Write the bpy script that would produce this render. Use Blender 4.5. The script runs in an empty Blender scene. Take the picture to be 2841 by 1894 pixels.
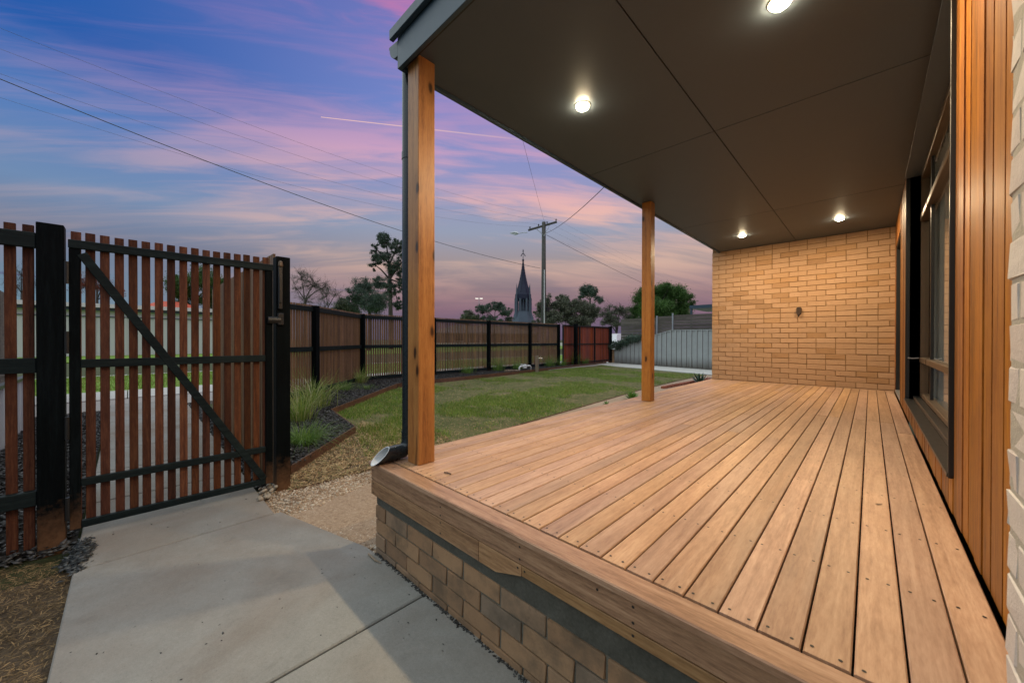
import bpy, math, random
import numpy as np
from mathutils import Matrix, Vector

SC = bpy.context.scene
COL = SC.collection
rng = np.random.default_rng(7)
random.seed(7)
PI = math.pi

# ------------------------------------------------------------------ camera
FPX = 1029.8                                  # focal length in pixels of a 2841 px wide frame
YAW, PITCH, ROLL = 0.76828, -0.00438, 0.00128
CAMH = 0.74                                   # world z = 0 is the top of the deck
_f = np.array([-math.sin(YAW) * math.cos(PITCH), math.cos(YAW) * math.cos(PITCH), math.sin(PITCH)])
_r = np.array([math.cos(YAW), math.sin(YAW), 0.0])
_u = np.cross(_r, _f)
CF, CR, CU = _f, _r * math.cos(ROLL) + _u * math.sin(ROLL), -_r * math.sin(ROLL) + _u * math.cos(ROLL)
cam_d = bpy.data.cameras.new('camera')
cam = bpy.data.objects.new('camera', cam_d)
COL.objects.link(cam)
cam_d.sensor_width = 36.0
cam_d.lens = FPX / 2841 * 36
cam_d.clip_start, cam_d.clip_end = 0.02, 6000
M = Matrix.Identity(4)
for i in range(3):
    M[i][0], M[i][1], M[i][2] = CR[i], CU[i], -CF[i]
M[2][3] = CAMH
cam.matrix_world = M
cam_d.dof.use_dof = True
cam_d.dof.focus_distance = 3.0
cam_d.dof.aperture_fstop = 5.6
SC.camera = cam


def at(x, y, depth):
    """point at a distance along the view axis, seen at photo pixel x, y (survey of the far things)"""
    d = CF + CR * (x - 1420.5) / FPX + CU * (947 - y) / FPX
    return np.array([0, 0, CAMH]) + d * depth


# ------------------------------------------------------------------ world (dusk sky)
world = bpy.data.worlds.new('World')
SC.world = world
world.use_nodes = True


def srgb(r, g, b):
    def f(c):
        c /= 255.0
        return c / 12.92 if c <= 0.04045 else ((c + 0.055) / 1.055) ** 2.4
    return (f(r), f(g), f(b), 1.0)


class NT:
    """small node-tree writer"""
    def __init__(s, tree):
        s.t = tree
        tree.nodes.clear()

    def n(s, typ, ins=None, **props):
        nd = s.t.nodes.new(typ)
        for k, v in props.items():
            setattr(nd, k, v)
        for k, v in (ins or {}).items():
            sock = nd.inputs[k]
            if isinstance(v, bpy.types.NodeSocket):
                s.t.links.new(v, sock)
            else:
                sock.default_value = v
        return nd

    def math(s, op, a, b=0.0, c=0.0, clamp=False):
        return s.n('ShaderNodeMath', {0: a, 1: b, 2: c}, operation=op, use_clamp=clamp).outputs[0]

    def mix(s, fac, a, b, blend='MIX'):
        return s.n('ShaderNodeMix', {0: fac, 6: a, 7: b}, data_type='RGBA', blend_type=blend).outputs[2]

    def ramp(s, fac, stops, interp='LINEAR'):
        nd = s.n('ShaderNodeValToRGB', {0: fac})
        cr = nd.color_ramp
        cr.interpolation = interp
        while len(cr.elements) < len(stops):
            cr.elements.new(0.5)
        for e, (p, c) in zip(cr.elements, stops):
            e.position = p
            e.color = c if len(c) == 4 else (*c, 1)
        return nd.outputs[0]

    def noise(s, vec, scale, detail=3.0, rough=0.55, dist=0.0):
        return s.n('ShaderNodeTexNoise', {'Vector': vec, 'Scale': scale, 'Detail': detail, 'Roughness': rough,
                                          'Distortion': dist}).outputs[0]


SKY_GAIN = 1.0
w = NT(world.node_tree)
wdir = w.n('ShaderNodeTexCoord').outputs['Generated']
wsep = w.n('ShaderNodeSeparateXYZ', {0: wdir})
dz = wsep.outputs[2]
# gradient by height, for the sunset side and for the darker, bluer far end of the street
az = w.math('ARCTAN2', w.n('ShaderNodeVectorMath', {0: wdir, 1: (CR[0], CR[1], 0.0)}, operation='DOT_PRODUCT').outputs['Value'],
            w.n('ShaderNodeVectorMath', {0: wdir, 1: (-CR[1], CR[0], 0.0)}, operation='DOT_PRODUCT').outputs['Value'])
el = w.math('ARCSINE', dz)
elr = w.math('DIVIDE', el, PI / 2)
DEG = 1 / 90.0
grad = w.ramp(elr, [(0.0, srgb(92, 88, 116)), (2 * DEG, srgb(102, 93, 117)), (4.5 * DEG, srgb(124, 102, 118)), (7 * DEG, srgb(141, 119, 126)),
                    (12 * DEG, srgb(160, 148, 152)), (16 * DEG, srgb(150, 158, 180)), (23 * DEG, srgb(146, 150, 194)), (31 * DEG, srgb(118, 136, 200)),
                    (42 * DEG, srgb(114, 118, 186)), (1.0, srgb(92, 104, 178))])
gradb = w.ramp(elr, [(0.0, srgb(116, 134, 150)), (4 * DEG, srgb(112, 140, 158)), (10 * DEG, srgb(112, 122, 146)), (15 * DEG, srgb(112, 140, 178)), (22 * DEG, srgb(84, 124, 186)),
                     (28 * DEG, srgb(38, 92, 170)), (1.0, srgb(56, 92, 170))])
bluer = w.n('ShaderNodeMapRange', {0: az, 1: -0.95, 2: -0.18, 3: 1.0, 4: 0.0}, interpolation_type='SMOOTHSTEP').outputs[0]
grad = w.mix(bluer, grad, gradb)
# soft high cloud in long level bands
azs = w.math('ADD', az, 0.15)
tel = w.math('ADD', el, w.math('MULTIPLY', w.math('MULTIPLY', azs, azs), 0.22))
sv1 = w.n('ShaderNodeCombineXYZ', {0: w.math('MULTIPLY', az, 1.5), 1: w.math('MULTIPLY', tel, 9.0), 2: 3.7}).outputs[0]
sv2 = w.n('ShaderNodeCombineXYZ', {0: w.math('MULTIPLY', az, 3.2), 1: w.math('MULTIPLY', tel, 34.0), 2: 1.3}).outputs[0]
n1 = w.noise(sv1, 1.0, 3.0, 0.5, 0.35)
n2 = w.noise(sv2, 1.0, 5.0, 0.6, 0.7)
cl = w.math('ADD', w.math('MULTIPLY', n1, 0.60), w.math('MULTIPLY', n2, 0.40))
cfac = w.n('ShaderNodeMapRange', {0: cl, 1: 0.41, 2: 0.62, 3: 0.0, 4: 1.0}, interpolation_type='SMOOTHSTEP').outputs[0]
band = w.ramp(elr, [(0.0, (0.1,) * 3), (5 * DEG, (0.30,) * 3), (10 * DEG, (0.70,) * 3), (17 * DEG, (0.95,) * 3), (25 * DEG, (0.95,) * 3), (30 * DEG, (0.45,) * 3), (36 * DEG, (0.35,) * 3), (40 * DEG, (1.0,) * 3), (55 * DEG, (0.85,) * 3), (1.0, (0.6,) * 3)])
cfac = w.math('MULTIPLY', w.math('MULTIPLY', cfac, band), w.math('SUBTRACT', 1.0, w.math('MULTIPLY', bluer, 0.72)))
ccol = w.ramp(elr, [(0.0, srgb(176, 110, 132)), (5 * DEG, srgb(176, 130, 138)), (11 * DEG, srgb(224, 184, 164)), (18 * DEG, srgb(236, 186, 174)), (26 * DEG, srgb(214, 164, 192)), (40 * DEG, srgb(186, 122, 176)), (1.0, srgb(150, 110, 175))])
skyc = w.mix(cfac, grad, ccol)
# thin slate-blue bars low over the horizon
bv = w.n('ShaderNodeCombineXYZ', {0: w.math('MULTIPLY', az, 3.4), 1: w.math('MULTIPLY', el, 70.0), 2: 8.1}).outputs[0]
bar = w.noise(bv, 1.0, 3.0, 0.5, 0.3)
bfac = w.n('ShaderNodeMapRange', {0: bar, 1: 0.60, 2: 0.70, 3: 0.0, 4: 0.7}).outputs[0]
bfac = w.math('MULTIPLY', bfac, w.ramp(elr, [(0.0, (1.0,) * 3), (6 * DEG, (0.9,) * 3), (9 * DEG, (0.0,) * 3)]))
skyc = w.mix(bfac, skyc, srgb(92, 92, 128))
# contrail: a narrow great-circle arc
ca = CF + CR * (890 - 1420.5) / FPX + CU * (947 - 325) / FPX
cb = CF + CR * (1440 - 1420.5) / FPX + CU * (947 - 387) / FPX
cn = np.cross(ca, cb); cn /= np.linalg.norm(cn)
cd_ = ca / np.linalg.norm(ca); ct = np.cross(cn, cd_)
ndot = w.n('ShaderNodeVectorMath', {0: wdir, 1: tuple(cn)}, operation='DOT_PRODUCT').outputs['Value']
tdot = w.n('ShaderNodeVectorMath', {0: wdir, 1: tuple(ct)}, operation='DOT_PRODUCT').outputs['Value']
ddot = w.n('ShaderNodeVectorMath', {0: wdir, 1: tuple(cd_)}, operation='DOT_PRODUCT').outputs['Value']
s_end = math.tan(math.acos(np.dot(ca, cb) / np.linalg.norm(ca) / np.linalg.norm(cb)))
sgn = 1.0 if np.dot(ct, cb) > 0 else -1.0
tt = w.math('DIVIDE', w.math('MULTIPLY', tdot, sgn), ddot)
wid = w.math('ADD', 0.0006, w.math('MULTIPLY', tt, 0.0022))
cline = w.n('ShaderNodeMapRange', {0: w.math('DIVIDE', w.math('ABSOLUTE', ndot), wid), 1: 0.4, 2: 1.4, 3: 1.0, 4: 0.0}).outputs[0]
along = w.n('ShaderNodeMapRange', {0: tt, 1: 0.0, 2: s_end, 3: 0.95, 4: 0.15}).outputs[0]
gate_ = w.math('MULTIPLY', w.math('GREATER_THAN', tt, 0.0), w.math('LESS_THAN', tt, s_end))
gate_ = w.math('MULTIPLY', gate_, w.math('GREATER_THAN', ddot, 0.0))
skyc = w.mix(w.math('MULTIPLY', w.math('MULTIPLY', cline, along), gate_), skyc, srgb(250, 205, 190))
bg = w.n('ShaderNodeBackground', {0: skyc, 1: SKY_GAIN})
w.n('ShaderNodeOutputWorld', {0: bg.outputs[0]})

# added fill: wide overhead sun lamp, brightens the ground and offsets the purple sky
fill_sun_d = bpy.data.lights.new('sun', 'SUN')
sun = bpy.data.objects.new('sun', fill_sun_d)
COL.objects.link(sun)
fill_sun_d.energy = 2.6
fill_sun_d.angle = math.radians(120)
fill_sun_d.color = (0.93, 1.0, 0.78)
sun.rotation_euler = Vector((0.12, 0.22, -1.0)).to_track_quat('-Z', 'Y').to_euler()
sun.location = (-20, -10, 30)

vs = SC.view_settings
vs.view_transform = 'Standard'
vs.look = 'None'
vs.exposure = 0.0
vs.gamma = 1.0
vs.use_curve_mapping = False
SC.cycles.max_bounces = 8
SC.cycles.transparent_max_bounces = 16
SC.cycles.use_denoising = True
SC.cycles.denoising_prefilter = 'ACCURATE'


# ------------------------------------------------------------------ materials
def new_mat(name):
    m = bpy.data.materials.new(name)
    m.use_nodes = True
    return m, NT(m.node_tree)


def finish(t, col, rough=0.7, bump=None, bstr=0.2, bdist=0.01, metal=0.0, spec=0.5, **kw):
    ins = {'Base Color': col, 'Roughness': rough, 'Metallic': metal, 'Specular IOR Level': spec}
    if bump is not None:
        ins['Normal'] = t.n('ShaderNodeBump', {'Height': bump, 'Strength': bstr, 'Distance': bdist}).outputs[0]
    ins.update(kw)
    b = t.n('ShaderNodeBsdfPrincipled', ins)
    t.n('ShaderNodeOutputMaterial', {0: b.outputs[0]})


def objvec(t, scale=(1, 1, 1), spread=37.0):
    """object coordinates, shifted by a random amount per object"""
    tc = t.n('ShaderNodeTexCoord').outputs['Object']
    rnd = t.n('ShaderNodeObjectInfo').outputs['Random']
    v = t.n('ShaderNodeVectorMath', {0: tc, 1: t.n('ShaderNodeCombineXYZ', {0: t.math('MULTIPLY', rnd, spread), 1: t.math('MULTIPLY', rnd, spread * 1.7), 2: t.math('MULTIPLY', rnd, spread * 0.6)}).outputs[0]}, operation='ADD').outputs[0]
    return t.n('ShaderNodeMapping', {0: v, 3: scale}).outputs[0], rnd


def wood(name, dark, mid, light, axis='Y', rough=0.55, var=0.25, knots=False, grey=0.0, freq=1.0, dirt=None, spec=0.4):
    m, t = new_mat(name)
    st = {'X': (0.045, 1, 1), 'Y': (1, 0.045, 1), 'Z': (1, 1, 0.045)}[axis]
    v, rnd = objvec(t, st)
    warp = t.noise(v, 7.0 * freq, 2.0, 0.5)
    g1 = t.noise(v, 26.0 * freq, 5.0, 0.6, 1.3)
    fine = t.noise(t.n('ShaderNodeMapping', {0: v, 3: {'X': (3, 1, 1), 'Y': (1, 3, 1), 'Z': (1, 1, 3)}[axis]}).outputs[0], 120.0, 3.0, 0.75)
    patch = t.noise(objvec(t, (1, 1, 1), 53.0)[0], 3.2, 3.0, 0.6)
    f = t.math('ADD', t.math('MULTIPLY', g1, 0.48), t.math('ADD', t.math('MULTIPLY', fine, 0.36), t.math('MULTIPLY', warp, 0.20)))
    col = t.ramp(f, [(0.39, dark), (0.525, mid), (0.65, light)])
    val = t.math('ADD', 1.0 - var, t.math('MULTIPLY', rnd, 2 * var))
    r2 = t.math('FRACT', t.math('MULTIPLY', rnd, 17.31))
    val = t.math('MULTIPLY', val, t.math('ADD', 0.74, t.math('MULTIPLY', patch, 0.52)))
    col = t.n('ShaderNodeHueSaturation', {'Hue': t.math('ADD', 0.5, t.math('MULTIPLY', t.math('SUBTRACT', r2, 0.5), 0.012)), 'Saturation': t.math('ADD', 0.88, t.math('MULTIPLY', r2, 0.2)), 'Value': val, 'Color': col}).outputs[0]
    if grey:
        gp = t.n('ShaderNodeMapRange', {0: t.noise(v, 4.5, 4.0, 0.65), 1: 0.55, 2: 0.72, 3: 0.0, 4: grey}).outputs[0]
        col = t.mix(gp, col, (0.20, 0.17, 0.14, 1))
    if knots:
        ks = t.n('ShaderNodeSeparateXYZ', {0: objvec(t, (1, 1, 1), 11.0)[0]})
        kv = t.n('ShaderNodeCombineXYZ', {0: t.math('MULTIPLY', t.math('ADD', ks.outputs[0], ks.outputs[1]), 8.5), 1: t.math('MULTIPLY', ks.outputs[2], 3.4), 2: 0.0}).outputs[0]
        vo = t.n('ShaderNodeTexVoronoi', {'Vector': kv, 'Scale': 1.0, 'Randomness': 1.0}, voronoi_dimensions='2D')
        kd = t.math('ADD', vo.outputs['Distance'], t.math('MULTIPLY', t.math('SUBTRACT', t.noise(kv, 5.0, 3.0, 0.6), 0.5), 0.12))
        on = t.math('GREATER_THAN', t.n('ShaderNodeSeparateColor', {0: vo.outputs['Color']}).outputs[0], 0.62)
        ring = t.math('MULTIPLY', t.n('ShaderNodeMapRange', {0: kd, 1: 0.10, 2: 0.42, 3: 0.55, 4: 0.0}).outputs[0], on)
        col = t.mix(ring, col, (0.20, 0.075, 0.02, 1))
        kf = t.math('MULTIPLY', t.n('ShaderNodeMapRange', {0: kd, 1: 0.07, 2: 0.15, 3: 0.92, 4: 0.0}).outputs[0], on)
        col = t.mix(kf, col, (0.025, 0.010, 0.005, 1))
        # drying checks
        cv = t.n('ShaderNodeCombineXYZ', {0: t.math('MULTIPLY', t.math('ADD', ks.outputs[0], ks.outputs[1]), 22.0), 1: t.math('MULTIPLY', ks.outputs[2], 0.9), 2: 2.0}).outputs[0]
        ck = t.n('ShaderNodeMapRange', {0: t.noise(cv, 1.0, 2.0, 0.5), 1: 0.675, 2: 0.70, 3: 0.0, 4: 0.7}).outputs[0]
        col = t.mix(ck, col, (0.10, 0.04, 0.014, 1))
    if dirt:
        wp = t.n('ShaderNodeNewGeometry').outputs['Position']
        z = t.n('ShaderNodeSeparateXYZ', {0: wp}).outputs[2]
        zz = t.math('ADD', z, t.math('MULTIPLY', t.noise(wp, 22.0, 5.0, 0.7), -0.35))
        df = t.n('ShaderNodeMapRange', {0: zz, 1: dirt[0], 2: dirt[1], 3: 0.9, 4: 0.0}).outputs[0]
        col = t.mix(df, col, (0.16, 0.085, 0.045, 1))
    finish(t, col, rough, f, 0.25, 0.004, spec=spec)
    return m


def plain(name, c, rough=0.5, metal=0.0, var=0.12, nscale=30.0, bstr=0.05, spec=0.5):
    m, t = new_mat(name)
    v, rnd = objvec(t)
    n = t.noise(v, nscale, 4.0, 0.6)
    col = t.n('ShaderNodeHueSaturation', {'Value': t.math('ADD', 1.0 - var, t.math('MULTIPLY', n, 2 * var)), 'Color': (*c, 1)}).outputs[0]
    finish(t, col, t.math('ADD', rough - 0.06, t.math('MULTIPLY', n, 0.12)), n, bstr, 0.004, metal, spec)
    return m


def brick_mat(name, cols, spot=0.25, stain=None, sat=1.0):
    m, t = new_mat(name)
    v, rnd = objvec(t)
    n = t.noise(v, 16.0, 5.0, 0.65)
    fn = t.noise(v, 130.0, 3.0, 0.7)
    col = t.ramp(rnd, cols)
    col = t.n('ShaderNodeHueSaturation', {'Saturation': sat, 'Value': t.math('ADD', 0.75, t.math('ADD', t.math('MULTIPLY', n, 0.28), t.math('MULTIPLY', fn, 0.2))), 'Color': col}).outputs[0]
    sp = t.n('ShaderNodeMapRange', {0: t.noise(v, 45.0, 2.0, 0.5), 1: 0.66, 2: 0.74, 3: 0.0, 4: spot}).outputs[0]
    col = t.mix(sp, col, (0.10, 0.055, 0.03, 1))
    if stain:
        gv = t.n('ShaderNodeNewGeometry').outputs['Position']
        b = t.n('ShaderNodeMapRange', {0: t.noise(gv, 5.5, 5.0, 0.65), 1: 0.45, 2: 0.68, 3: 0.0, 4: stain}).outputs[0]
        col = t.mix(b, col, (0.075, 0.062, 0.045, 1))
    hh = t.math('ADD', t.math('MULTIPLY', n, 0.6), t.math('MULTIPLY', fn, 0.5))
    finish(t, col, 0.88, hh, 0.55, 0.006)
    return m


def concrete_mat(name, c, stain=0.25, speck=0.25, warm=(0.30, 0.22, 0.15), crack=0.0):
    m, t = new_mat(name)
    p = t.n('ShaderNodeNewGeometry').outputs['Position']
    big = t.noise(p, 1.1, 5.0, 0.6, 0.4)
    mid = t.noise(p, 7.0, 6.0, 0.7)
    fine = t.noise(p, 85.0, 4.0, 0.8)
    grit = t.noise(p, 230.0, 2.0, 0.7)
    col = t.n('ShaderNodeHueSaturation', {'Value': t.math('ADD', 0.28, t.math('ADD', t.math('MULTIPLY', mid, 0.46), t.math('ADD', t.math('MULTIPLY', fine, 0.52), t.math('MULTIPLY', grit, 0.46)))), 'Color': (*c, 1)}).outputs[0]
    sf = t.n('ShaderNodeMapRange', {0: big, 1: 0.42, 2: 0.70, 3: 0.0, 4: stain}).outputs[0]
    col = t.mix(sf, col, (*warm, 1))
    blot = t.n('ShaderNodeMapRange', {0: t.noise(p, 3.3, 5.0, 0.7, 0.8), 1: 0.60, 2: 0.72, 3: 0.0, 4: 0.35}).outputs[0]
    col = t.mix(blot, col, tuple(0.55 * k for k in c) + (1,))
    vo = t.n('ShaderNodeTexVoronoi', {'Vector': p, 'Scale': 42.0}).outputs['Distance']
    dk = t.n('ShaderNodeMapRange', {0: vo, 1: 0.05, 2: 0.15, 3: speck, 4: 0.0}).outputs[0]
    col = t.mix(dk, col, (0.06, 0.055, 0.05, 1))
    if crack:
        wv = t.n('ShaderNodeVectorMath', {0: p, 1: t.n('ShaderNodeCombineXYZ', {0: t.math('MULTIPLY', t.noise(p, 6.0, 4.0, 0.6), 0.28), 1: t.math('MULTIPLY', t.noise(p, 5.0, 4.0, 0.6), 0.28)}).outputs[0]}, operation='ADD').outputs[0]
        ve = t.n('ShaderNodeTexVoronoi', {'Vector': wv, 'Scale': 0.62}, feature='DISTANCE_TO_EDGE').outputs['Distance']
        ck = t.n('ShaderNodeMapRange', {0: ve, 1: 0.0, 2: 0.0045, 3: crack, 4: 0.0}).outputs[0]
        col = t.mix(ck, col, (0.05, 0.045, 0.04, 1))
    finish(t, col, 0.85, t.math('ADD', t.math('MULTIPLY', fine, 0.7), t.math('MULTIPLY', mid, 0.4)), 0.5, 0.004)
    return m


def ground_mat(name, cols, scale=14.0, fine=120.0, bstr=0.7):
    m, t = new_mat(name)
    p = t.n('ShaderNodeNewGeometry').outputs['Position']
    a = t.noise(p, scale, 6.0, 0.7, 0.3)
    b = t.noise(p, fine, 3.0, 0.7)
    big = t.noise(p, 0.8, 3.0, 0.5)
    f = t.math('ADD', t.math('MULTIPLY', a, 0.55), t.math('ADD', t.math('MULTIPLY', b, 0.3), t.math('MULTIPLY', big, 0.2)))
    n = len(cols)
    col = t.ramp(f, [(0.36 + 0.34 * i / (n - 1), c) for i, c in enumerate(cols)])
    finish(t, col, 0.95, f, bstr, 0.02, spec=0.2)
    return m


def island_mat(name, cols, rough=0.6, trans=0.0, spec=0.3, along=None):
    """every loose piece of the mesh takes its own colour"""
    m, t = new_mat(name)
    rnd = t.n('ShaderNodeNewGeometry').outputs['Random Per Island']
    n = len(cols)
    col = t.ramp(rnd, [(i / (n - 1), c) for i, c in enumerate(cols)])
    p = t.n('ShaderNodeNewGeometry').outputs['Position']
    big = t.noise(p, along or 1.2, 3.0, 0.6)
    col = t.n('ShaderNodeHueSaturation', {'Value': t.math('ADD', 0.6, t.math('MULTIPLY', big, 0.8)), 'Color': col}).outputs[0]
    b = t.n('ShaderNodeBsdfPrincipled', {'Base Color': col, 'Roughness': rough, 'Specular IOR Level': spec})
    out = b.outputs[0]
    if trans:
        tr = t.n('ShaderNodeBsdfTranslucent', {0: col})
        out = t.n('ShaderNodeMixShader', {0: trans, 1: out, 2: tr.outputs[0]}).outputs[0]
    t.n('ShaderNodeOutputMaterial', {0: out})
    return m


MT = {}
MT['deck'] = wood('oiled_deck_timber', (0.29, 0.162, 0.092), (0.41, 0.248, 0.148), (0.50, 0.325, 0.205), 'Y', 0.40, 0.13, grey=0.35)
MT['deck_x'] = wood('oiled_deck_timber_across', (0.18, 0.095, 0.055), (0.31, 0.18, 0.112), (0.41, 0.262, 0.175), 'X', 0.36, 0.10, grey=0.45)
MT['fascia_wood'] = wood('fascia_timber', (0.18, 0.092, 0.042), (0.34, 0.19, 0.09), (0.45, 0.275, 0.14), 'X', 0.6, 0.16, grey=0.5)
MT['post'] = wood('cypress_post', (0.20, 0.066, 0.010), (0.36, 0.142, 0.020), (0.43, 0.190, 0.034), 'Z', 0.42, 0.06, knots=True, freq=0.6)
MT['clad'] = wood('oiled_cladding', (0.105, 0.032, 0.004), (0.245, 0.084, 0.0075), (0.35, 0.140, 0.016), 'Z', 0.5, 0.30, freq=0.8)
MT['slat'] = wood('merbau_slat', (0.040, 0.013, 0.007), (0.090, 0.030, 0.014), (0.155, 0.060, 0.026), 'Z', 0.65, 0.40, spec=0.2)
MT['slat_brown'] = wood('brown_fence_slat', (0.085, 0.045, 0.022), (0.165, 0.090, 0.043), (0.25, 0.145, 0.075), 'Z', 0.6, 0.28)
MT['slat_red'] = wood('red_stained_slat', (0.11, 0.022, 0.012), (0.20, 0.040, 0.018), (0.28, 0.062, 0.026), 'Z', 0.55, 0.22)
MT['black_wood'] = wood('black_painted_timber', (0.0012, 0.0024, 0.003), (0.0024, 0.0042, 0.005), (0.005, 0.0085, 0.010), 'Z', 0.6, 0.08, dirt=(-0.75, -0.45), spec=0.06)
MT['black_rail'] = wood('black_painted_rail', (0.004, 0.008, 0.009), (0.008, 0.015, 0.016), (0.016, 0.027, 0.027), 'Y', 0.55, 0.08, spec=0.15)
MT['grey_wood'] = wood('weathered_grey_timber', (0.06, 0.055, 0.047), (0.115, 0.10, 0.085), (0.17, 0.15, 0.13), 'X', 0.8, 0.2)
MT['tan_wood'] = wood('bare_pine_stake', (0.16, 0.12, 0.075), (0.26, 0.20, 0.13), (0.33, 0.26, 0.18), 'Z', 0.8, 0.05)
MT['sleeper'] = wood('rusty_garden_edging', (0.055, 0.028, 0.016), (0.115, 0.055, 0.028), (0.18, 0.085, 0.042), 'X', 0.7, 0.15)
MT['pole'] = wood('weathered_power_pole', (0.035, 0.037, 0.035), (0.07, 0.07, 0.064), (0.11, 0.105, 0.095), 'Z', 0.85, 0.05)
MT['bark'] = wood('bark', (0.035, 0.03, 0.026), (0.07, 0.06, 0.05), (0.12, 0.10, 0.085), 'Z', 0.9, 0.1)
MT['charcoal'] = plain('charcoal_roof_paint', (0.036, 0.066, 0.096), 0.42)
MT['soffit'] = plain('dark_soffit_sheet', (0.064, 0.082, 0.102), 0.55, 0, 0.10, 6.0)
MT['black_metal'] = plain('black_powdercoat', (0.012, 0.013, 0.014), 0.35)
MT['bronze'] = plain('bronze_window_frame', (0.10, 0.066, 0.038), 0.4, 0.2)
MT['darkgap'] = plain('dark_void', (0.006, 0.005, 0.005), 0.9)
MT['pipe'] = plain('dark_painted_pipe', (0.012, 0.020, 0.026), 0.28)
MT['pipe_white'] = plain('white_pvc', (0.62, 0.65, 0.66), 0.4)
MT['steel'] = plain('galvanised_steel', (0.42, 0.44, 0.46), 0.4, 0.7)
MT['steel_dark'] = plain('dull_conductor', (0.16, 0.16, 0.20), 0.6)
MT['chrome'] = plain('chromed_brass', (0.62, 0.62, 0.62), 0.2, 0.9)
MT['screw'] = plain('dulled_screw', (0.035, 0.033, 0.032), 0.45, 0.5)
MT['white_trim'] = plain('white_lamp_trim', (0.75, 0.74, 0.70), 0.4)
def sheet_mat():
    m, t = new_mat('pale_grey_steel_sheet')
    p = t.n('ShaderNodeNewGeometry').outputs['Position']
    z = t.n('ShaderNodeSeparateXYZ', {0: p}).outputs[2]
    n = t.noise(p, 4.0, 5.0, 0.65)
    st = t.noise(t.n('ShaderNodeMapping', {0: p, 3: (14, 14, 0.7)}).outputs[0], 1.0, 4.0, 0.6)
    col = t.n('ShaderNodeHueSaturation', {'Value': t.math('ADD', 0.82, t.math('MULTIPLY', n, 0.36)), 'Color': (0.375, 0.405, 0.405, 1)}).outputs[0]
    d = t.n('ShaderNodeMapRange', {0: t.math('ADD', z, t.math('MULTIPLY', st, -0.55)), 1: -0.80, 2: -0.30, 3: 0.85, 4: 0.0}).outputs[0]
    col = t.mix(d, col, (0.085, 0.065, 0.045, 1))
    sp = t.n('ShaderNodeMapRange', {0: t.noise(p, 22.0, 2.0, 0.5), 1: 0.70, 2: 0.76, 3: 0.0, 4: 0.5}).outputs[0]
    col = t.mix(sp, col, (0.16, 0.15, 0.13, 1))
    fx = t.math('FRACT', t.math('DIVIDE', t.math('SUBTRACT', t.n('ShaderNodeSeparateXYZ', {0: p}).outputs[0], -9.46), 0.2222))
    rib_shade_rust = t.math('MULTIPLY', t.math('GREATER_THAN', fx, 0.90), t.math('ADD', 0.25, t.math('MULTIPLY', st, 0.55)))  # rust runs along each rib, with its shaded side painted in too
    col = t.mix(rib_shade_rust, col, (0.10, 0.085, 0.07, 1))
    finish(t, col, 0.5)
    return m


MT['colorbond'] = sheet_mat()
MT['white_sheet'] = plain('off_white_sheet', (0.62, 0.66, 0.66), 0.5, 0, 0.05, 3.0)
MT['shed_wall'] = plain('pale_green_shed_wall', (0.58, 0.64, 0.62), 0.6, 0, 0.05, 1.0)
MT['white_paint'] = plain('white_paint', (0.72, 0.73, 0.74), 0.5, 0, 0.05)
MT['red_roof'] = plain('orange_red_roof', (0.50, 0.075, 0.03), 0.6)
MT['brown_wall'] = plain('brown_brick_far', (0.16, 0.10, 0.07), 0.9)
MT['tile_roof'] = plain('grey_tile_roof', (0.13, 0.115, 0.11), 0.85)
MT['car_paint'] = plain('white_car_paint', (0.75, 0.76, 0.78), 0.2)
MT['car_glass'] = plain('dark_car_glass', (0.015, 0.018, 0.02), 0.08)
MT['rubber'] = plain('tyre_rubber', (0.015, 0.015, 0.015), 0.8)
MT['asphalt'] = ground_mat('asphalt', [(0.045, 0.048, 0.052, 1), (0.085, 0.09, 0.098, 1)], 30, 200, 0.4)
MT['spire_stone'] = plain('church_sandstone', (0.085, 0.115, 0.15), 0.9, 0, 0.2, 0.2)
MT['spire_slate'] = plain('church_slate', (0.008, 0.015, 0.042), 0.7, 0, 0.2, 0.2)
MT['brick_tan'] = brick_mat('cream_brick', [(0.0, (0.425, 0.262, 0.150, 1)), (0.5, (0.40, 0.245, 0.138, 1)), (0.72, (0.435, 0.272, 0.160, 1)), (0.85, (0.395, 0.228, 0.112, 1)), (0.96, (0.35, 0.20, 0.098, 1)), (1.0, (0.295, 0.172, 0.09, 1))], 0.25)
MT['mortar_tan'] = ground_mat('tan_mortar', [(0.18, 0.105, 0.05, 1), (0.27, 0.165, 0.085, 1)], 20, 150, 0.4)
MT['brick_white'] = brick_mat('bagged_white_brick', [(0.0, (0.58, 0.54, 0.50, 1)), (0.6, (0.62, 0.58, 0.53, 1)), (1.0, (0.56, 0.50, 0.46, 1))], 0.10)
MT['mortar_grey'] = ground_mat('grey_mortar', [(0.36, 0.34, 0.29, 1), (0.46, 0.44, 0.38, 1)], 20, 150, 0.4)
MT['brick_plinth'] = brick_mat('plinth_brick', [(0.0, (0.25, 0.15, 0.085, 1)), (0.4, (0.31, 0.185, 0.10, 1)), (0.8, (0.36, 0.22, 0.12, 1)), (0.92, (0.26, 0.18, 0.12, 1)), (1.0, (0.21, 0.16, 0.115, 1))], 0.3, 0.7)
MT['mortar_dirty'] = ground_mat('dirty_mortar', [(0.075, 0.068, 0.055, 1), (0.16, 0.15, 0.12, 1), (0.21, 0.20, 0.17, 1)], 12, 120, 0.5)
MT['render_band'] = ground_mat('damp_grey_footing', [(0.05, 0.05, 0.042, 1), (0.085, 0.085, 0.072, 1), (0.13, 0.13, 0.115, 1)], 6, 90, 0.3)
MT['concrete'] = concrete_mat('path_concrete', (0.25, 0.25, 0.232), 0.55, warm=(0.17, 0.115, 0.075))
MT['concrete_drive'] = concrete_mat('drive_concrete', (0.46, 0.47, 0.44), 0.2, 0.12)
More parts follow.
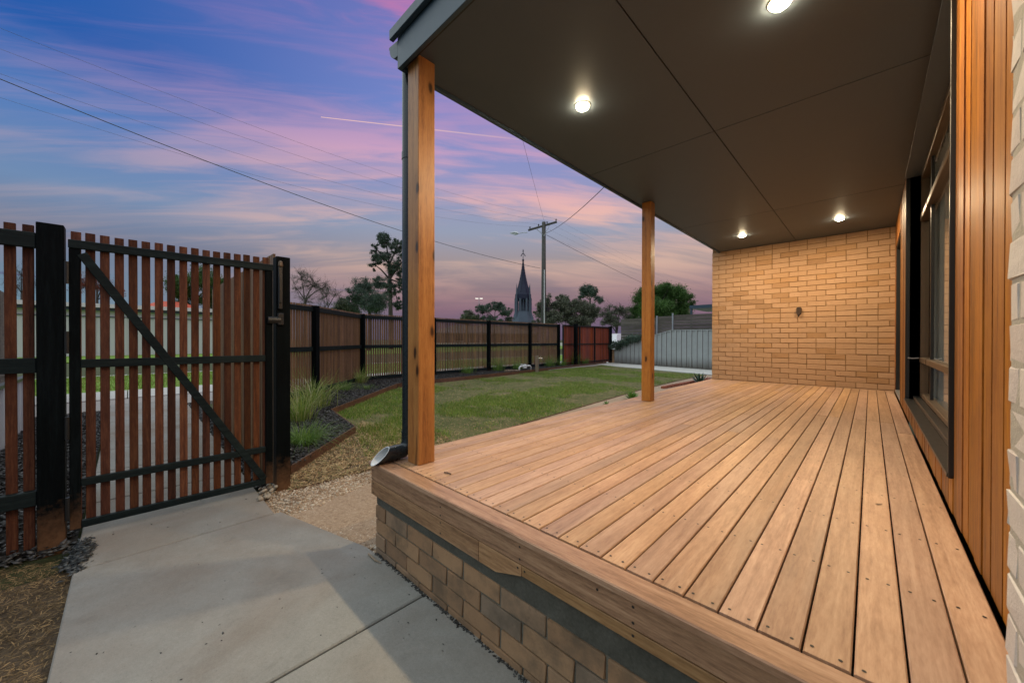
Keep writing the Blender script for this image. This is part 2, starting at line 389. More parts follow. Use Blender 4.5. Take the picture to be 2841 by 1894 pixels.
MT['aggregate'] = concrete_mat('aggregate_strip', (0.30, 0.29, 0.27), 0.3, 0.6)
MT['gravel'] = ground_mat('crushed_gravel', [(0.20, 0.13, 0.085, 1), (0.36, 0.27, 0.19, 1), (0.52, 0.43, 0.33, 1)], 48, 130, 1.0)
MT['soil'] = ground_mat('dry_soil', [(0.055, 0.042, 0.030, 1), (0.12, 0.09, 0.062, 1), (0.19, 0.145, 0.10, 1)], 9, 110)
MT['lawn_soil'] = ground_mat('lawn_soil', [(0.045, 0.060, 0.018, 1), (0.11, 0.115, 0.042, 1), (0.22, 0.165, 0.095, 1)], 4, 90)
MT['mulch_soil'] = ground_mat('mulch_soil', [(0.008, 0.008, 0.007, 1), (0.022, 0.020, 0.018, 1), (0.045, 0.040, 0.034, 1)], 25, 140)
MT['verge'] = ground_mat('verge_grass', [(0.09, 0.17, 0.025, 1), (0.16, 0.28, 0.045, 1), (0.24, 0.33, 0.08, 1)], 3, 60)
MT['earth'] = ground_mat('open_ground', [(0.05, 0.065, 0.028, 1), (0.08, 0.09, 0.045, 1)], 2, 40)
MT['grass'] = island_mat('lawn_blades', [(0.055, 0.125, 0.014, 1), (0.11, 0.22, 0.022, 1), (0.17, 0.29, 0.035, 1), (0.24, 0.33, 0.055, 1), (0.42, 0.34, 0.14, 1)], 0.55, 0.25, 0.3, 1.6)
MT['straw'] = island_mat('dry_straw', [(0.045, 0.030, 0.015, 1), (0.10, 0.068, 0.032, 1), (0.19, 0.13, 0.062, 1), (0.34, 0.23, 0.11, 1)], 0.8, 0.0)
MT['straw_light'] = island_mat('bleached_straw', [(0.09, 0.058, 0.028, 1), (0.22, 0.14, 0.065, 1), (0.40, 0.27, 0.13, 1), (0.58, 0.43, 0.24, 1), (0.14, 0.17, 0.05, 1)], 0.8, 0.0)
MT['chips'] = island_mat('dark_mulch_chips', [(0.008, 0.008, 0.008, 1), (0.022, 0.022, 0.021, 1), (0.045, 0.045, 0.043, 1), (0.085, 0.085, 0.082, 1)], 0.55, 0.0, 0.5, 3.0)
MT['pebbles'] = island_mat('gravel_stones', [(0.24, 0.16, 0.10, 1), (0.36, 0.26, 0.17, 1), (0.46, 0.38, 0.29, 1), (0.55, 0.50, 0.42, 1)], 0.8, 0.0, 0.3, 4.0)
MT['slate'] = island_mat('slate_chips', [(0.02, 0.024, 0.027, 1), (0.05, 0.058, 0.062, 1), (0.11, 0.12, 0.12, 1)], 0.5)
MT['stone'] = plain('river_stone', (0.30, 0.26, 0.20), 0.6, 0, 0.35, 25)
MT['tuss'] = island_mat('tussock_blades', [(0.10, 0.19, 0.03, 1), (0.19, 0.31, 0.05, 1), (0.30, 0.40, 0.085, 1), (0.42, 0.45, 0.16, 1), (0.62, 0.58, 0.38, 1)], 0.5, 0.4, 0.4)
MT['tuss2'] = island_mat('small_tussock_blades', [(0.075, 0.17, 0.035, 1), (0.15, 0.28, 0.055, 1), (0.24, 0.36, 0.08, 1)], 0.5, 0.4, 0.4)
MT['tuss_red'] = island_mat('rusty_tussock_blades', [(0.13, 0.045, 0.018, 1), (0.19, 0.075, 0.03, 1)], 0.6, 0.2)
MT['agave'] = island_mat('agave_blades', [(0.018, 0.045, 0.025, 1), (0.03, 0.065, 0.035, 1)], 0.4)
MT['succ'] = island_mat('succulent_leaves', [(0.07, 0.17, 0.025, 1), (0.12, 0.25, 0.045, 1)], 0.45, 0.2)
MT['leaf_gum'] = island_mat('gum_leaves', [(0.040, 0.072, 0.056, 1), (0.070, 0.115, 0.085, 1), (0.11, 0.155, 0.105, 1)], 0.6, 0.2)
MT['leaf_grey'] = island_mat('olive_leaves', [(0.065, 0.085, 0.062, 1), (0.115, 0.135, 0.090, 1), (0.17, 0.18, 0.115, 1)], 0.6, 0.2)
MT['leaf_green'] = island_mat('bright_leaves', [(0.030, 0.080, 0.018, 1), (0.062, 0.145, 0.028, 1), (0.11, 0.21, 0.045, 1)], 0.5, 0.25)
MT['leaf_red'] = island_mat('autumn_leaves', [(0.16, 0.03, 0.02, 1), (0.24, 0.055, 0.035, 1), (0.18, 0.07, 0.04, 1)], 0.6, 0.2)
MT['leaf_dead'] = plain('dead_leaf', (0.05, 0.032, 0.018), 0.7)
MT['cloth'] = None


def emit_mat(name, c, s):
    m, t = new_mat(name)
    e = t.n('ShaderNodeEmission', {0: (*c, 1), 1: s})
    t.n('ShaderNodeOutputMaterial', {0: e.outputs[0]})
    return m


MT['lens'] = emit_mat('downlight_lens', (1.0, 0.80, 0.50), 230.0)
MT['flood'] = emit_mat('floodlight_glow', (1.0, 0.95, 0.85), 1.2)


def glass_mat():
    m, t = new_mat('window_glass')
    fr = t.n('ShaderNodeFresnel', {0: 1.5}).outputs[0]
    fac = t.math('ADD', t.math('MULTIPLY', fr, 0.62), 0.03, clamp=True)
    tr = t.n('ShaderNodeBsdfTransparent', {0: (0.80, 0.84, 0.84, 1)})
    gl = t.n('ShaderNodeBsdfGlossy', {0: (0.95, 0.95, 0.95, 1), 'Roughness': 0.02})
    mx = t.n('ShaderNodeMixShader', {0: fac, 1: tr.outputs[0], 2: gl.outputs[0]})
    t.n('ShaderNodeOutputMaterial', {0: mx.outputs[0]})
    return m


MT['glass'] = glass_mat()


def curtain_mat():
    m, t = new_mat('sheer_curtain')
    d = t.n('ShaderNodeBsdfDiffuse', {0: (0.84, 0.86, 0.86, 1)})
    tr = t.n('ShaderNodeBsdfTranslucent', {0: (0.45, 0.47, 0.47, 1)})
    mx = t.n('ShaderNodeMixShader', {0: 0.35, 1: d.outputs[0], 2: tr.outputs[0]})
    t.n('ShaderNodeOutputMaterial', {0: mx.outputs[0]})
    return m


MT['cloth'] = curtain_mat()


# ------------------------------------------------------------------ mesh builders
class MB:
    """collects shapes; V in world coordinates"""
    def __init__(s):
        s.V, s.F, s.sm = [], [], False

    def add(s, verts, faces):
        o = len(s.V)
        s.V.extend([tuple(v) for v in verts])
        s.F.extend([tuple(i + o for i in f) for f in faces])
        return s

    def box(s, a, b, ch=0.0):
        (x0, y0, z0), (x1, y1, z1) = a, b
        if ch <= 0:
            v = [(x0, y0, z0), (x1, y0, z0), (x1, y1, z0), (x0, y1, z0), (x0, y0, z1), (x1, y0, z1), (x1, y1, z1), (x0, y1, z1)]
            f = [(0, 3, 2, 1), (4, 5, 6, 7), (0, 1, 5, 4), (1, 2, 6, 5), (2, 3, 7, 6), (3, 0, 4, 7)]
            return s.add(v, f)
        c = ch
        v = []
        for zz, ins in ((z0, c), (z0 + c, 0), (z1 - c, 0), (z1, c)):
            xa, xb, ya, yb = x0 + ins, x1 - ins, y0 + ins, y1 - ins
            k = c if ins == 0 else 0.0
            if k:
                v += [(xa + k, ya, zz), (xb - k, ya, zz), (xb, ya + k, zz), (xb, yb - k, zz), (xb - k, yb, zz), (xa + k, yb, zz), (xa, yb - k, zz), (xa, ya + k, zz)]
            else:
                v += [(xa, ya, zz)] * 0 + [(xa, ya, zz), (xb, ya, zz), (xb, ya, zz), (xb, yb, zz), (xb, yb, zz), (xa, yb, zz), (xa, yb, zz), (xa, ya, zz)]
        f = [tuple(range(7, -1, -1)), tuple(range(24, 32))]
        for L in range(3):
            for i in range(8):
                j = (i + 1) % 8
                f.append((L * 8 + i, L * 8 + j, (L + 1) * 8 + j, (L + 1) * 8 + i))
        return s.add(v, f)

    def ext(s, prof, p0, p1, up=(0, 0, 1), cap=True):
        """profile (list of (a,b)) swept from p0 to p1; a runs sideways, b along up"""
        p0, p1, up = np.array(p0, float), np.array(p1, float), np.array(up, float)
        d = p1 - p0
        d /= np.linalg.norm(d)
        sd = np.cross(d, up)
        sd /= np.linalg.norm(sd)
        u2 = np.cross(sd, d)
        n = len(prof)
        v = [p0 + sd * a + u2 * b for a, b in prof] + [p1 + sd * a + u2 * b for a, b in prof]
        f = [(i, (i + 1) % n, n + (i + 1) % n, n + i) for i in range(n)]
        if cap:
            f += [tuple(range(n - 1, -1, -1)), tuple(range(n, 2 * n))]
        return s.add(v, f)

    def bar(s, p0, p1, wd, th, up=(0, 0, 1), ch=0.0):
        a, b = wd / 2, th / 2
        if ch:
            pr = [(-a + ch, -b), (a - ch, -b), (a, -b + ch), (a, b - ch), (a - ch, b), (-a + ch, b), (-a, b - ch), (-a, -b + ch)]
        else:
            pr = [(-a, -b), (a, -b), (a, b), (-a, b)]
        return s.ext(pr, p0, p1, up)

    def tube(s, pts, rad, n=8, cap=True):
        pts = [np.array(p, float) for p in pts]
        rad = rad if hasattr(rad, '__len__') else [rad] * len(pts)
        v, f = [], []
        ref = None
        for i, p in enumerate(pts):
            d = pts[min(i + 1, len(pts) - 1)] - pts[max(i - 1, 0)]
            d /= (np.linalg.norm(d) + 1e-12)
            if ref is None:
                ref = np.array([1.0, 0, 0]) if abs(d[0]) < 0.8 else np.array([0, 1.0, 0])
            a = np.cross(d, ref)
            a /= (np.linalg.norm(a) + 1e-12)
            b = np.cross(d, a)
            ref = np.cross(a, d)
            for k in range(n):
                t = 2 * PI * k / n
                v.append(p + (a * math.cos(t) + b * math.sin(t)) * rad[i])
        for i in range(len(pts) - 1):
            for k in range(n):
                j = (k + 1) % n
                f.append((i * n + k, i * n + j, (i + 1) * n + j, (i + 1) * n + k))
        if cap:
            f += [tuple(range(n - 1, -1, -1)), tuple(range((len(pts) - 1) * n, len(pts) * n))]
        s.add(v, f)
        return s

    def lathe(s, c, prof, n=12):
        """prof = [(r, z)...] round a vertical axis through c"""
        v, f = [], []
        for r, z in prof:
            for k in range(n):
                t = 2 * PI * (k + 0.5) / n
                v.append((c[0] + r * math.cos(t), c[1] + r * math.sin(t), c[2] + z))
        for i in range(len(prof) - 1):
            for k in range(n):
                j = (k + 1) % n
                f.append((i * n + k, i * n + j, (i + 1) * n + j, (i + 1) * n + k))
        f += [tuple(range(n - 1, -1, -1)), tuple(range((len(prof) - 1) * n, len(prof) * n))]
        return s.add(v, f)

    def prism(s, poly, z0, z1):
        """flat polygon (x, y) made z0..z1 thick; z may be functions of x"""
        g0 = z0 if callable(z0) else (lambda x: z0)
        g1 = z1 if callable(z1) else (lambda x: z1)
        n = len(poly)
        v = [(x, y, g0(x)) for x, y in poly] + [(x, y, g1(x)) for x, y in poly]
        f = [(i, (i + 1) % n, n + (i + 1) % n, n + i) for i in range(n)] + [tuple(range(n - 1, -1, -1)), tuple(range(n, 2 * n))]
        return s.add(v, f)


def wloc(o):
    l = Vector((0, 0, 0))
    while o is not None:
        l = l + o.location
        o = o.parent
    return l


def part(name, mb, mat, parent=None, origin=None, smooth=False, rot=None, kind=None, label=None):
    V = np.array(mb.V, dtype=float)
    if origin is None:
        origin = (V.min(0) + V.max(0)) / 2
    me = bpy.data.meshes.new(name)
    me.from_pydata([tuple(v) for v in (V - np.array(origin))], [], mb.F)
    me.materials.append(mat)
    if smooth:
        me.polygons.foreach_set('use_smooth', [True] * len(me.polygons))
    me.update()
    o = bpy.data.objects.new(name, me)
    COL.objects.link(o)
    o.parent = parent
    o.location = Vector(origin) - (wloc(parent) if parent else Vector((0, 0, 0)))
    if kind:
        o['kind'] = kind
    if label:
        o['label'] = label
    return o


def fast_mesh(name, V, F, mat, parent=None, kind=None, smooth=False):
    """numpy arrays to one object: V (n,3) world, F (m,k) all of one size"""
    me = bpy.data.meshes.new(name)
    V = np.asarray(V, np.float32)
    F = np.asarray(F, np.int32)
    me.vertices.add(len(V))
    me.vertices.foreach_set('co', V.ravel())
    k = F.shape[1]
    me.loops.add(F.size)
    me.loops.foreach_set('vertex_index', F.ravel())
    me.polygons.add(len(F))
    me.polygons.foreach_set('loop_start', np.arange(0, F.size, k, dtype=np.int32))
    if smooth:
        me.polygons.foreach_set('use_smooth', np.ones(len(F), bool))
    me.update(calc_edges=True)
    me.validate()
    me.materials.append(mat)
    o = bpy.data.objects.new(name, me)
    COL.objects.link(o)
    if parent:
        o.parent = parent
        o.location = -wloc(parent)
    if kind:
        o['kind'] = kind
    return o


def inst(name, me, loc, parent=None, rot=(0, 0, 0), scale=(1, 1, 1)):
    """an object sharing a mesh; loc in world coordinates"""
    o = bpy.data.objects.new(name, me)
    COL.objects.link(o)
    o.parent = parent
    o.location = Vector(loc) - (wloc(parent) if parent else Vector((0, 0, 0)))
    o.rotation_euler = rot
    o.scale = scale
    return o


def mesh_of(name, mb, mat, smooth=False):
    me = bpy.data.meshes.new(name)
    me.from_pydata([tuple(v) for v in mb.V], [], mb.F)
    me.materials.append(mat)
    if smooth:
        me.polygons.foreach_set('use_smooth', [True] * len(me.polygons))
    me.update()
    return me


def thing(name, label, cat, loc=(0, 0, 0), group=None):
    o = bpy.data.objects.new(name, None)
    COL.objects.link(o)
    o.empty_display_size = 0.1
    o.location = loc
    return tag(o, label, cat, group)


def tag(o, label, cat, group=None):
    o['label'] = label
    o['category'] = cat
    if group:
        o['group'] = group
    return o


def sub(name, parent, loc):
    """an empty that is a part and carries sub-parts"""
    o = bpy.data.objects.new(name, None)
    COL.objects.link(o)
    o.empty_display_size = 0.1
    o.parent = parent
    o.location = Vector(loc) - wloc(parent)
    return o


def inpoly(P, poly):
    x, y = P[:, 0], P[:, 1]
    ins = np.zeros(len(P), bool)
    n = len(poly)
    for i in range(n):
        x0, y0 = poly[i]
        x1, y1 = poly[(i + 1) % n]
        c = (y0 > y) != (y1 > y)
        with np.errstate(divide='ignore', invalid='ignore'):
            xx = (x1 - x0) * (y - y0) / (y1 - y0 + 1e-12) + x0
        ins ^= c & (x < xx)
    return ins


def sample(poly, n, dens=None):
    """n random points in a polygon; dens(P) in 0..1 keeps a share of them"""
    p = np.array(poly)
    lo, hi = p.min(0), p.max(0)
    out = np.zeros((0, 2))
    tries = 0
    while len(out) < n and tries < 60:
        tries += 1
        q = lo + rng.random((max(n, 1000), 2)) * (hi - lo)
        q = q[inpoly(q, poly)]
        if dens is not None and len(q):
            q = q[rng.random(len(q)) < dens(q)]
        out = np.vstack([out, q])
    return out[:n]


# ground level: almost level by the house, rising gently to the street fence
def gz(x):
    x = np.asarray(x, float)
    return -0.585 + 0.0205 * np.clip(-x - 3.0, 0, 7.0)


def gzf(x):
    return float(gz(x))


def struct(name, mb, mat, **k):
    return part(name, mb, mat, kind='structure', **k)


# ------------------------------------------------------------------ SETTING: ground, paths, road
xs = [-3000, -60, -10.0, -3.0, 3000]
mb = MB()
for i in range(len(xs) - 1):
    a, b = xs[i], xs[i + 1]
    mb.add([(a, -3000, gzf(a) - 0.03), (b, -3000, gzf(b) - 0.03), (b, 3000, gzf(b) - 0.03), (a, 3000, gzf(a) - 0.03)], [(0, 1, 2, 3)])
struct('ground', mb, MT['earth'])

ZS = gzf(-20)                                      # street level
LAWN = [(-3.60, 1.66), (-3.86, 4.34), (-4.27, 9.3), (-4.35, 12.0), (-4.36, 14.85), (-9.3, 15.5), (-9.05, 11.9), (-8.72, 7.0), (-8.70, 5.4), (-8.55, 4.72), (-6.42, 2.36), (-5.02, 2.17)]
DRY = [(-3.98, 1.02), (-5.06, 2.14), (-5.02, 2.3), (-3.60, 1.80), (-3.56, 0.98)]
GRAVEL = [(-3.19, 0.74), (-3.77, 0.74), (-3.77, 1.02), (-3.57, 0.99), (-3.60, 1.66), (-3.86, 4.34), (-4.27, 9.3), (-4.35, 12.0), (-4.36, 14.9), (-2.0, 14.9), (-2.0, 1.04), (-2.25, 1.03), (-3.18, 0.79)]
BED = [(-3.95, 1.06), (-5.04, 2.14), (-6.42, 2.32), (-8.58, 4.70), (-8.74, 5.4), (-8.76, 7.0), (-9.1, 11.9), (-9.5, 16.6), (-9.95, 16.6), (-9.95, 4.4), (-8.2, 2.6), (-7.2, 1.6), (-7.2, 0.98), (-3.95, 0.98)]


def sheet(name, poly, mat, dz_, kind='structure'):
    mb = MB()
    # split at the slope break so the sheet follows the ground
    n = len(poly)
    mb.add([(x, y, gzf(x) + dz_) for x, y in poly], [tuple(range(n))])
    o = part(name, mb, mat, kind=kind)
    return o


def ear_sheet(name, poly, mat, dz_):
    """triangulated so concave outlines stay right"""
    from mathutils.geometry import tessellate_polygon
    tri = tessellate_polygon([[Vector((x, y, 0)) for x, y in poly]])
    mb = MB()
    mb.add([(x, y, gzf(x) + dz_) for x, y in poly], [tuple(t) for t in tri])
    o = part(name, mb, mat, kind='structure')
    me = o.data
    for p in me.polygons:
        if p.normal.z < 0:
            p.flip()
    me.update()
    return o


ear_sheet('lawn', LAWN, MT['lawn_soil'], 0.004)
ear_sheet('gravel_path', GRAVEL, MT['gravel'], 0.008)
ear_sheet('dry_verge', DRY, MT['soil'], 0.012)
mb = MB()
mb.add([(-3.3, -6, -0.588), (0.3, -6, -0.588), (0.3, -0.2, -0.588), (-3.3, -0.2, -0.588)], [(0, 1, 2, 3)])
struct('bare_soil', mb, MT['soil'])
# garden bed raised behind its edging
BEDH = 0.085
ear_sheet('garden_bed', BED, MT['mulch_soil'], BEDH)
# soil strips either side of the entry path, outside the gate
mb = MB()
for y0, y1, xe in ((0.77, 0.98, -3.76), (-1.4, -0.23, -3.62)):
    mb.add([(-9.0, y0, gzf(-9) + 0.02), (xe, y0, gzf(xe) + 0.02), (xe, y1, gzf(xe) + 0.02), (-9.0, y1, gzf(-9) + 0.02)], [(0, 1, 2, 3)])
struct('path_border', mb, MT['mulch_soil'])

# concrete path: slabs cut apart by open joints
path = bpy.data.objects.new('concrete_path', None)
COL.objects.link(path)
path['kind'] = 'structure'


def slab(poly, name='slab', mat=None, par=path):
    mb = MB()
    n = len(poly)
    e = 0.006
    c = np.mean(np.array(poly), 0)
    top = [(x, y, gzf(x) + 0.030) for x, y in poly]
    sh = [(x + (e if x < c[0] else -e), y + (e if y < c[1] else -e), gzf(x) + 0.036) for x, y in poly]
    bot = [(x, y, gzf(x) - 0.06) for x, y in poly]
    f = [(i, (i + 1) % n, n + (i + 1) % n, n + i) for i in range(n)]
    f += [(n + i, n + (i + 1) % n, 2 * n + (i + 1) % n, 2 * n + i) for i in range(n)]
    f += [tuple(range(2 * n, 3 * n))]
    mb.add(bot + top + sh, f)
    return part(name, mb, mat or MT['concrete'], par)


slab([(-1.616, -0.9), (0.9, -0.9), (0.9, 1.06), (-1.616, 1.06)])
slab([(-3.170, -0.215), (-1.628, -0.215), (-1.628, 1.06), (-2.24, 1.035), (-3.170, 0.795)])
slab([(-4.30, -0.215), (-3.182, -0.215), (-3.182, 0.752), (-4.30, 0.752)])
x = -4.31
while x > -8.9:
    slab([(x - 0.88, -0.215), (x - 0.008, -0.215), (x - 0.008, 0.752), (x - 0.88, 0.752)])
    x -= 0.888
# street: aggregate crossing, footpath, verge, road
YS0, YS1 = -60, 120
mb = MB().box((-10.5, YS0, ZS - 0.1), (-9.05, YS1, ZS + 0.015))
struct('aggregate_strip', mb, MT['aggregate'])
fp = bpy.data.objects.new('footpath', None)
COL.objects.link(fp)
fp['kind'] = 'structure'
for k in range(46):
    y0 = -12 + k * 1.5
    part('slab', MB().box((-12.1, y0, ZS - 0.1), (-10.51, y0 + 1.485, ZS + 0.035)), MT['concrete_drive'], fp)
mb = MB().box((-17.3, YS0, ZS - 0.1), (-12.11, YS1, ZS + 0.02))
struct('grass_verge', mb, MT['verge'])
mb = MB().box((-17.55, YS0, ZS - 0.1), (-17.31, YS1, ZS + 0.03))
struct('kerb', mb, MT['concrete_drive'])
mb = MB().box((-28.9, YS0, ZS - 0.2), (-17.56, YS1, ZS - 0.06))
struct('road', mb, MT['asphalt'])
mb = MB().box((-60, YS0, ZS - 0.1), (-28.91, YS1, ZS + 0.03))
struct('far_verge', mb, MT['verge'])
# driveway of large bays
drive = bpy.data.objects.new('driveway', None)
COL.objects.link(drive)
drive['kind'] = 'structure'
for (xa, xb) in ((-3.0, -4.9), (-4.92, -6.8), (-6.82, -8.7), (-8.72, -10.9)):
    for (ya, yb, yc, yd) in ((14.92, 16.0, 14.92, 16.0), (16.012, 17.05, 16.012, 17.05)):
        sk = lambda xx: 0.11 * (-(xx) - 4.36) if xx < -4.36 and ya < 15.5 else 0.0
        slab([(xb, ya + sk(xb)), (xa, ya + sk(xa)), (xa, yb), (xb, yb)], 'slab', MT['concrete_drive'], drive)

# ------------------------------------------------------------------ DECK
DX0, DX1, DYF, DYI, DYB = -2.196, 0.250, 1.022, 1.1158, 7.81
deck = thing('deck', 'low oiled timber deck with long boards, corner mitre free nosing and screw rows', 'deck', (-1.0, 4.4, 0))
deck['label'] = 'low oiled timber deck running beside the house to the brick wall'


def board_prof(wd, th, ch=0.003):
    a = wd / 2
    return [(-a, -th), (a, -th), (a, -ch), (a - ch, 0), (-a + ch, 0), (-a, -ch)]


PIT = 0.0905
ncol = 27
screws = []
joists = [DYI + 0.03] + [DYI + 0.03 + 0.45 * k for k in range(1, 15)] + [7.66]
for c in range(ncol):
    x0 = DX0 + c * PIT
    xc = x0 + 0.043
    cuts = sorted(random.sample(joists[3:-2], random.choice([1, 2, 2])))
    if len(cuts) == 2 and cuts[1] - cuts[0] < 1.0:
        cuts = cuts[:1]
    ends = [DYI + 0.0035] + cuts + [7.715]
    for a, b in zip(ends[:-1], ends[1:]):
        mb = MB()
        zj = random.uniform(-0.0008, 0.0006)
        mb.ext(board_prof(0.0858, 0.019), (xc, a + 0.0008, zj), (xc, b - 0.0012, zj))
        part('deck_board', mb, MT['deck'], deck)
    for j in joists:
        js = [j] if j not in cuts else [j - 0.016, j + 0.016]
        for yy in js:
            for sx in (-0.025, 0.025):
                screws.append((xc + sx + random.uniform(-0.003, 0.003), yy + random.uniform(-0.004, 0.004), 0.0008))
# nosing board across the front and a closing board at the wall
mb = MB().ext(board_prof(0.0925, 0.022, 0.004), (-2.203, 1.0655, 0), (0.20, 1.0655, 0))
part('nosing_board', mb, MT['deck_x'], deck)
mb = MB().ext(board_prof(0.0858, 0.019), (-2.196, 7.763, 0), (0.25, 7.763, 0))
part('closing_board', mb, MT['deck_x'], deck)
# fascia boards
YFc = 1.032


def yface(poly, y0, y1):
    n = len(poly)
    mb = MB()
    e = 0.0015
    c = np.mean(np.array(poly), 0)
    v = [(x, y1, z) for x, z in poly] + [(x, y0 + e, z) for x, z in poly] + [(x + (e if x < c[0] else -e), y0, z + (e if z < c[1] else -e)) for x, z in poly]
    f = [(i, (i + 1) % n, n + (i + 1) % n, n + i) for i in range(n)] + [(n + i, n + (i + 1) % n, 2 * n + (i + 1) % n, 2 * n + i) for i in range(n)] + [tuple(range(2 * n, 3 * n)), tuple(range(n - 1, -1, -1))]
    return mb.add(v, f)


part('fascia_board', yface([(-2.192, -0.024), (0.20, -0.024), (0.20, -0.1095), (-2.192, -0.1095)], YFc, YFc + 0.019), MT['fascia_wood'], deck)
part('fascia_board', yface([(-2.192, -0.1135), (-1.1945, -0.1135), (-1.1945, -0.199), (-2.192, -0.199)], YFc, YFc + 0.019), MT['fascia_wood'], deck)
part('fascia_board', yface([(-1.1925, -0.1135), (-0.947, -0.1135), (-0.947, -0.152), (-1.09, -0.199), (-1.1925, -0.199)], YFc, YFc + 0.019), MT['fascia_wood'], deck)
part('fascia_board', yface([(-0.945, -0.1135), (0.20, -0.1135), (0.20, -0.152), (-0.945, -0.152)], YFc, YFc + 0.019), MT['fascia_wood'], deck)
part('fascia_board', MB().box((-2.196, YFc + 0.021, -0.20), (-2.177, 7.8, -0.022)), MT['deck'], deck)
# screws: small recessed heads, one part
sv, sf = [], []
for (x, y, z) in screws:
    o = len(sv)
    r = 0.0046
    sv += [(x + r * math.cos(2 * PI * k / 6), y + r * math.sin(2 * PI * k / 6), z) for k in range(6)]
    sf.append(tuple(range(o, o + 6)))
for (x, z) in [(-1.47, -0.055), (-1.47, -0.095), (-1.47, -0.13), (-1.47, -0.18), (-0.955, -0.045), (-0.955, -0.092), (-0.965, -0.128), (-0.93, -0.128), (-2.17, -0.05), (-2.17, -0.10), (-2.165, -0.13), (-2.165, -0.185), (-0.5, -0.045), (-0.5, -0.092), (-0.5, -0.13), (-0.62, -0.05)]:
    o = len(sv)
    r = 0.0048
    sv += [(x + r * math.cos(2 * PI * k / 6), YFc - 0.0008, z + r * math.sin(2 * PI * k / 6)) for k in range(6)]
    sf.append(tuple(range(o + 5, o - 1, -1)))
mb = MB().add(sv, sf)
part('screw_heads', mb, MT['screw'], deck, kind='stuff')
# joists and dark underside, seen through the board gaps
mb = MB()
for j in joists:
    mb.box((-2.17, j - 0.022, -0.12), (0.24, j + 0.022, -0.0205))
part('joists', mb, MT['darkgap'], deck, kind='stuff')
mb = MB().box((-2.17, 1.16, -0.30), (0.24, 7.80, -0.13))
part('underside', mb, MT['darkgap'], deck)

# brick plinth under the deck front
plinth = thing('brick_plinth', 'stained tan brick plinth with grey footing band under the deck front', 'plinth', (-1.0, 1.06, -0.585))


def brick_mesh(name, L, Hh, D, mat, jit=0.0015, ch=0.003):
    mb = MB().box((-L / 2, -D / 2, -Hh / 2), (L / 2, D / 2, Hh / 2), ch)
    mb.V = [tuple(np.array(v) + rng.normal(0, jit, 3)) for v in mb.V]
    return mesh_of(name, mb, mat)


def bricks(parent, mat, x0, x1, z0, n_course, y, face=-1, L=0.230, Hh=0.076, J=0.010, depth=0.06, limit=None, along='X', first_half=0, jit=1.0):
    """courses of running-bond bricks; face of the wall at coordinate y; returns how many"""
    full = [brick_mesh('brick', L, Hh, depth, mat, 0.0015 * jit) for _ in range(4)]
    cnt = 0
    rest = []
    for c in range(n_course):
        z = z0 + c * (Hh + J) + Hh / 2 + J / 2
        x = x0
        first = (c + first_half) % 2 == 0
        while x < x1 - 0.02:
            l = (L - J) / 2 if first else L
            first = False
            if random.random() < 0.025 and l == L:
                l = (L - J) / 2
            if x + l > x1:
                l = x1 - x
            xc = x + l / 2
            off = random.uniform(-0.002, 0.003) * face * jit
            pos = (xc, y - face * depth / 2 + off, z) if along == 'X' else (y - face * depth / 2 + off, xc, z)
            rot = (random.uniform(-.004, .004), random.uniform(-.006, .006), random.uniform(-.006, .006) + (0 if along == 'X' else PI / 2))
            if limit is not None and cnt >= limit:
                rest.append((pos, l))
            elif abs(l - L) < 1e-6:
                inst('brick', random.choice(full), pos, parent, rot)
                cnt += 1
            else:
                me = brick_mesh('brick', l, Hh, depth, mat)
                inst('brick', me, pos, parent, rot)
                cnt += 1
            x += l + J
    if rest:
        mb = MB()
        for (px_, py_, pz_), l in rest:
            mb.box((px_ - l / 2, py_ - depth / 2, pz_ - Hh / 2), (px_ + l / 2, py_ + depth / 2, pz_ + Hh / 2), 0.003)
        part('brickwork', mb, mat, parent, kind='stuff')
    return cnt


bricks(plinth, MT['brick_plinth'], -2.165, 0.19, -0.605, 4, 1.050, -1, L=0.232, Hh=0.0765, depth=0.05, first_half=1)
part('mortar_bed', MB().box((-2.160, 1.0575, -0.62), (0.19, 1.15, -0.258)), MT['mortar_dirty'], plinth)
part('footing_band', MB().box((-2.160, 1.053, -0.257), (0.19, 1.15, -0.12)), MT['render_band'], plinth)
# moss and grit line where the slab meets the plinth
gp = np.column_stack([rng.uniform(-2.2, 0.15, 900), 1.044 - np.abs(rng.normal(0, 0.006, 900))])

# ------------------------------------------------------------------ BRICK WALLS
wall = thing('brick_wall', 'warm lit cream brick wall closing the far end of the deck', 'wall', (-1.0, 7.85, -0.585))
nb = bricks(wall, MT['brick_tan'], -2.196, 0.262, 0.002, 28, 7.81, -1, depth=0.06, limit=300)
part('mortar_bed', MB().box((-2.19, 7.816, -0.62), (0.40, 7.93, 2.62)), MT['mortar_tan'], wall)

nearwall = thing('painted_brick_wall', 'pale bagged brick wall end close beside the timber cladding', 'wall', (0.25, 0.6, -0.585))
mewall = MT['brick_white']
bricks(nearwall, mewall, -0.10, 1.285, -0.60, 42, 0.2095, -1, L=0.230, Hh=0.076, depth=0.06, along='Y', jit=0.35)
part('mortar_bed', MB().box((0.2107, -0.6, -0.62), (0.34, 1.278, 3.05)), MT['mortar_grey'], nearwall)

# ------------------------------------------------------------------ TIMBER WALL with window and door
XW = 0.254
twall = thing('timber_wall', 'orange oiled vertical timber clad wall with a tall dark framed window', 'wall', (0.3, 4.5, 0))
WY0, WY1, WZ0, WZ1 = 2.455, 5.35, 0.165, 2.335
DOOR0, DOOR1, DOORZ = 6.42, 7.72, 2.075
cm = {}


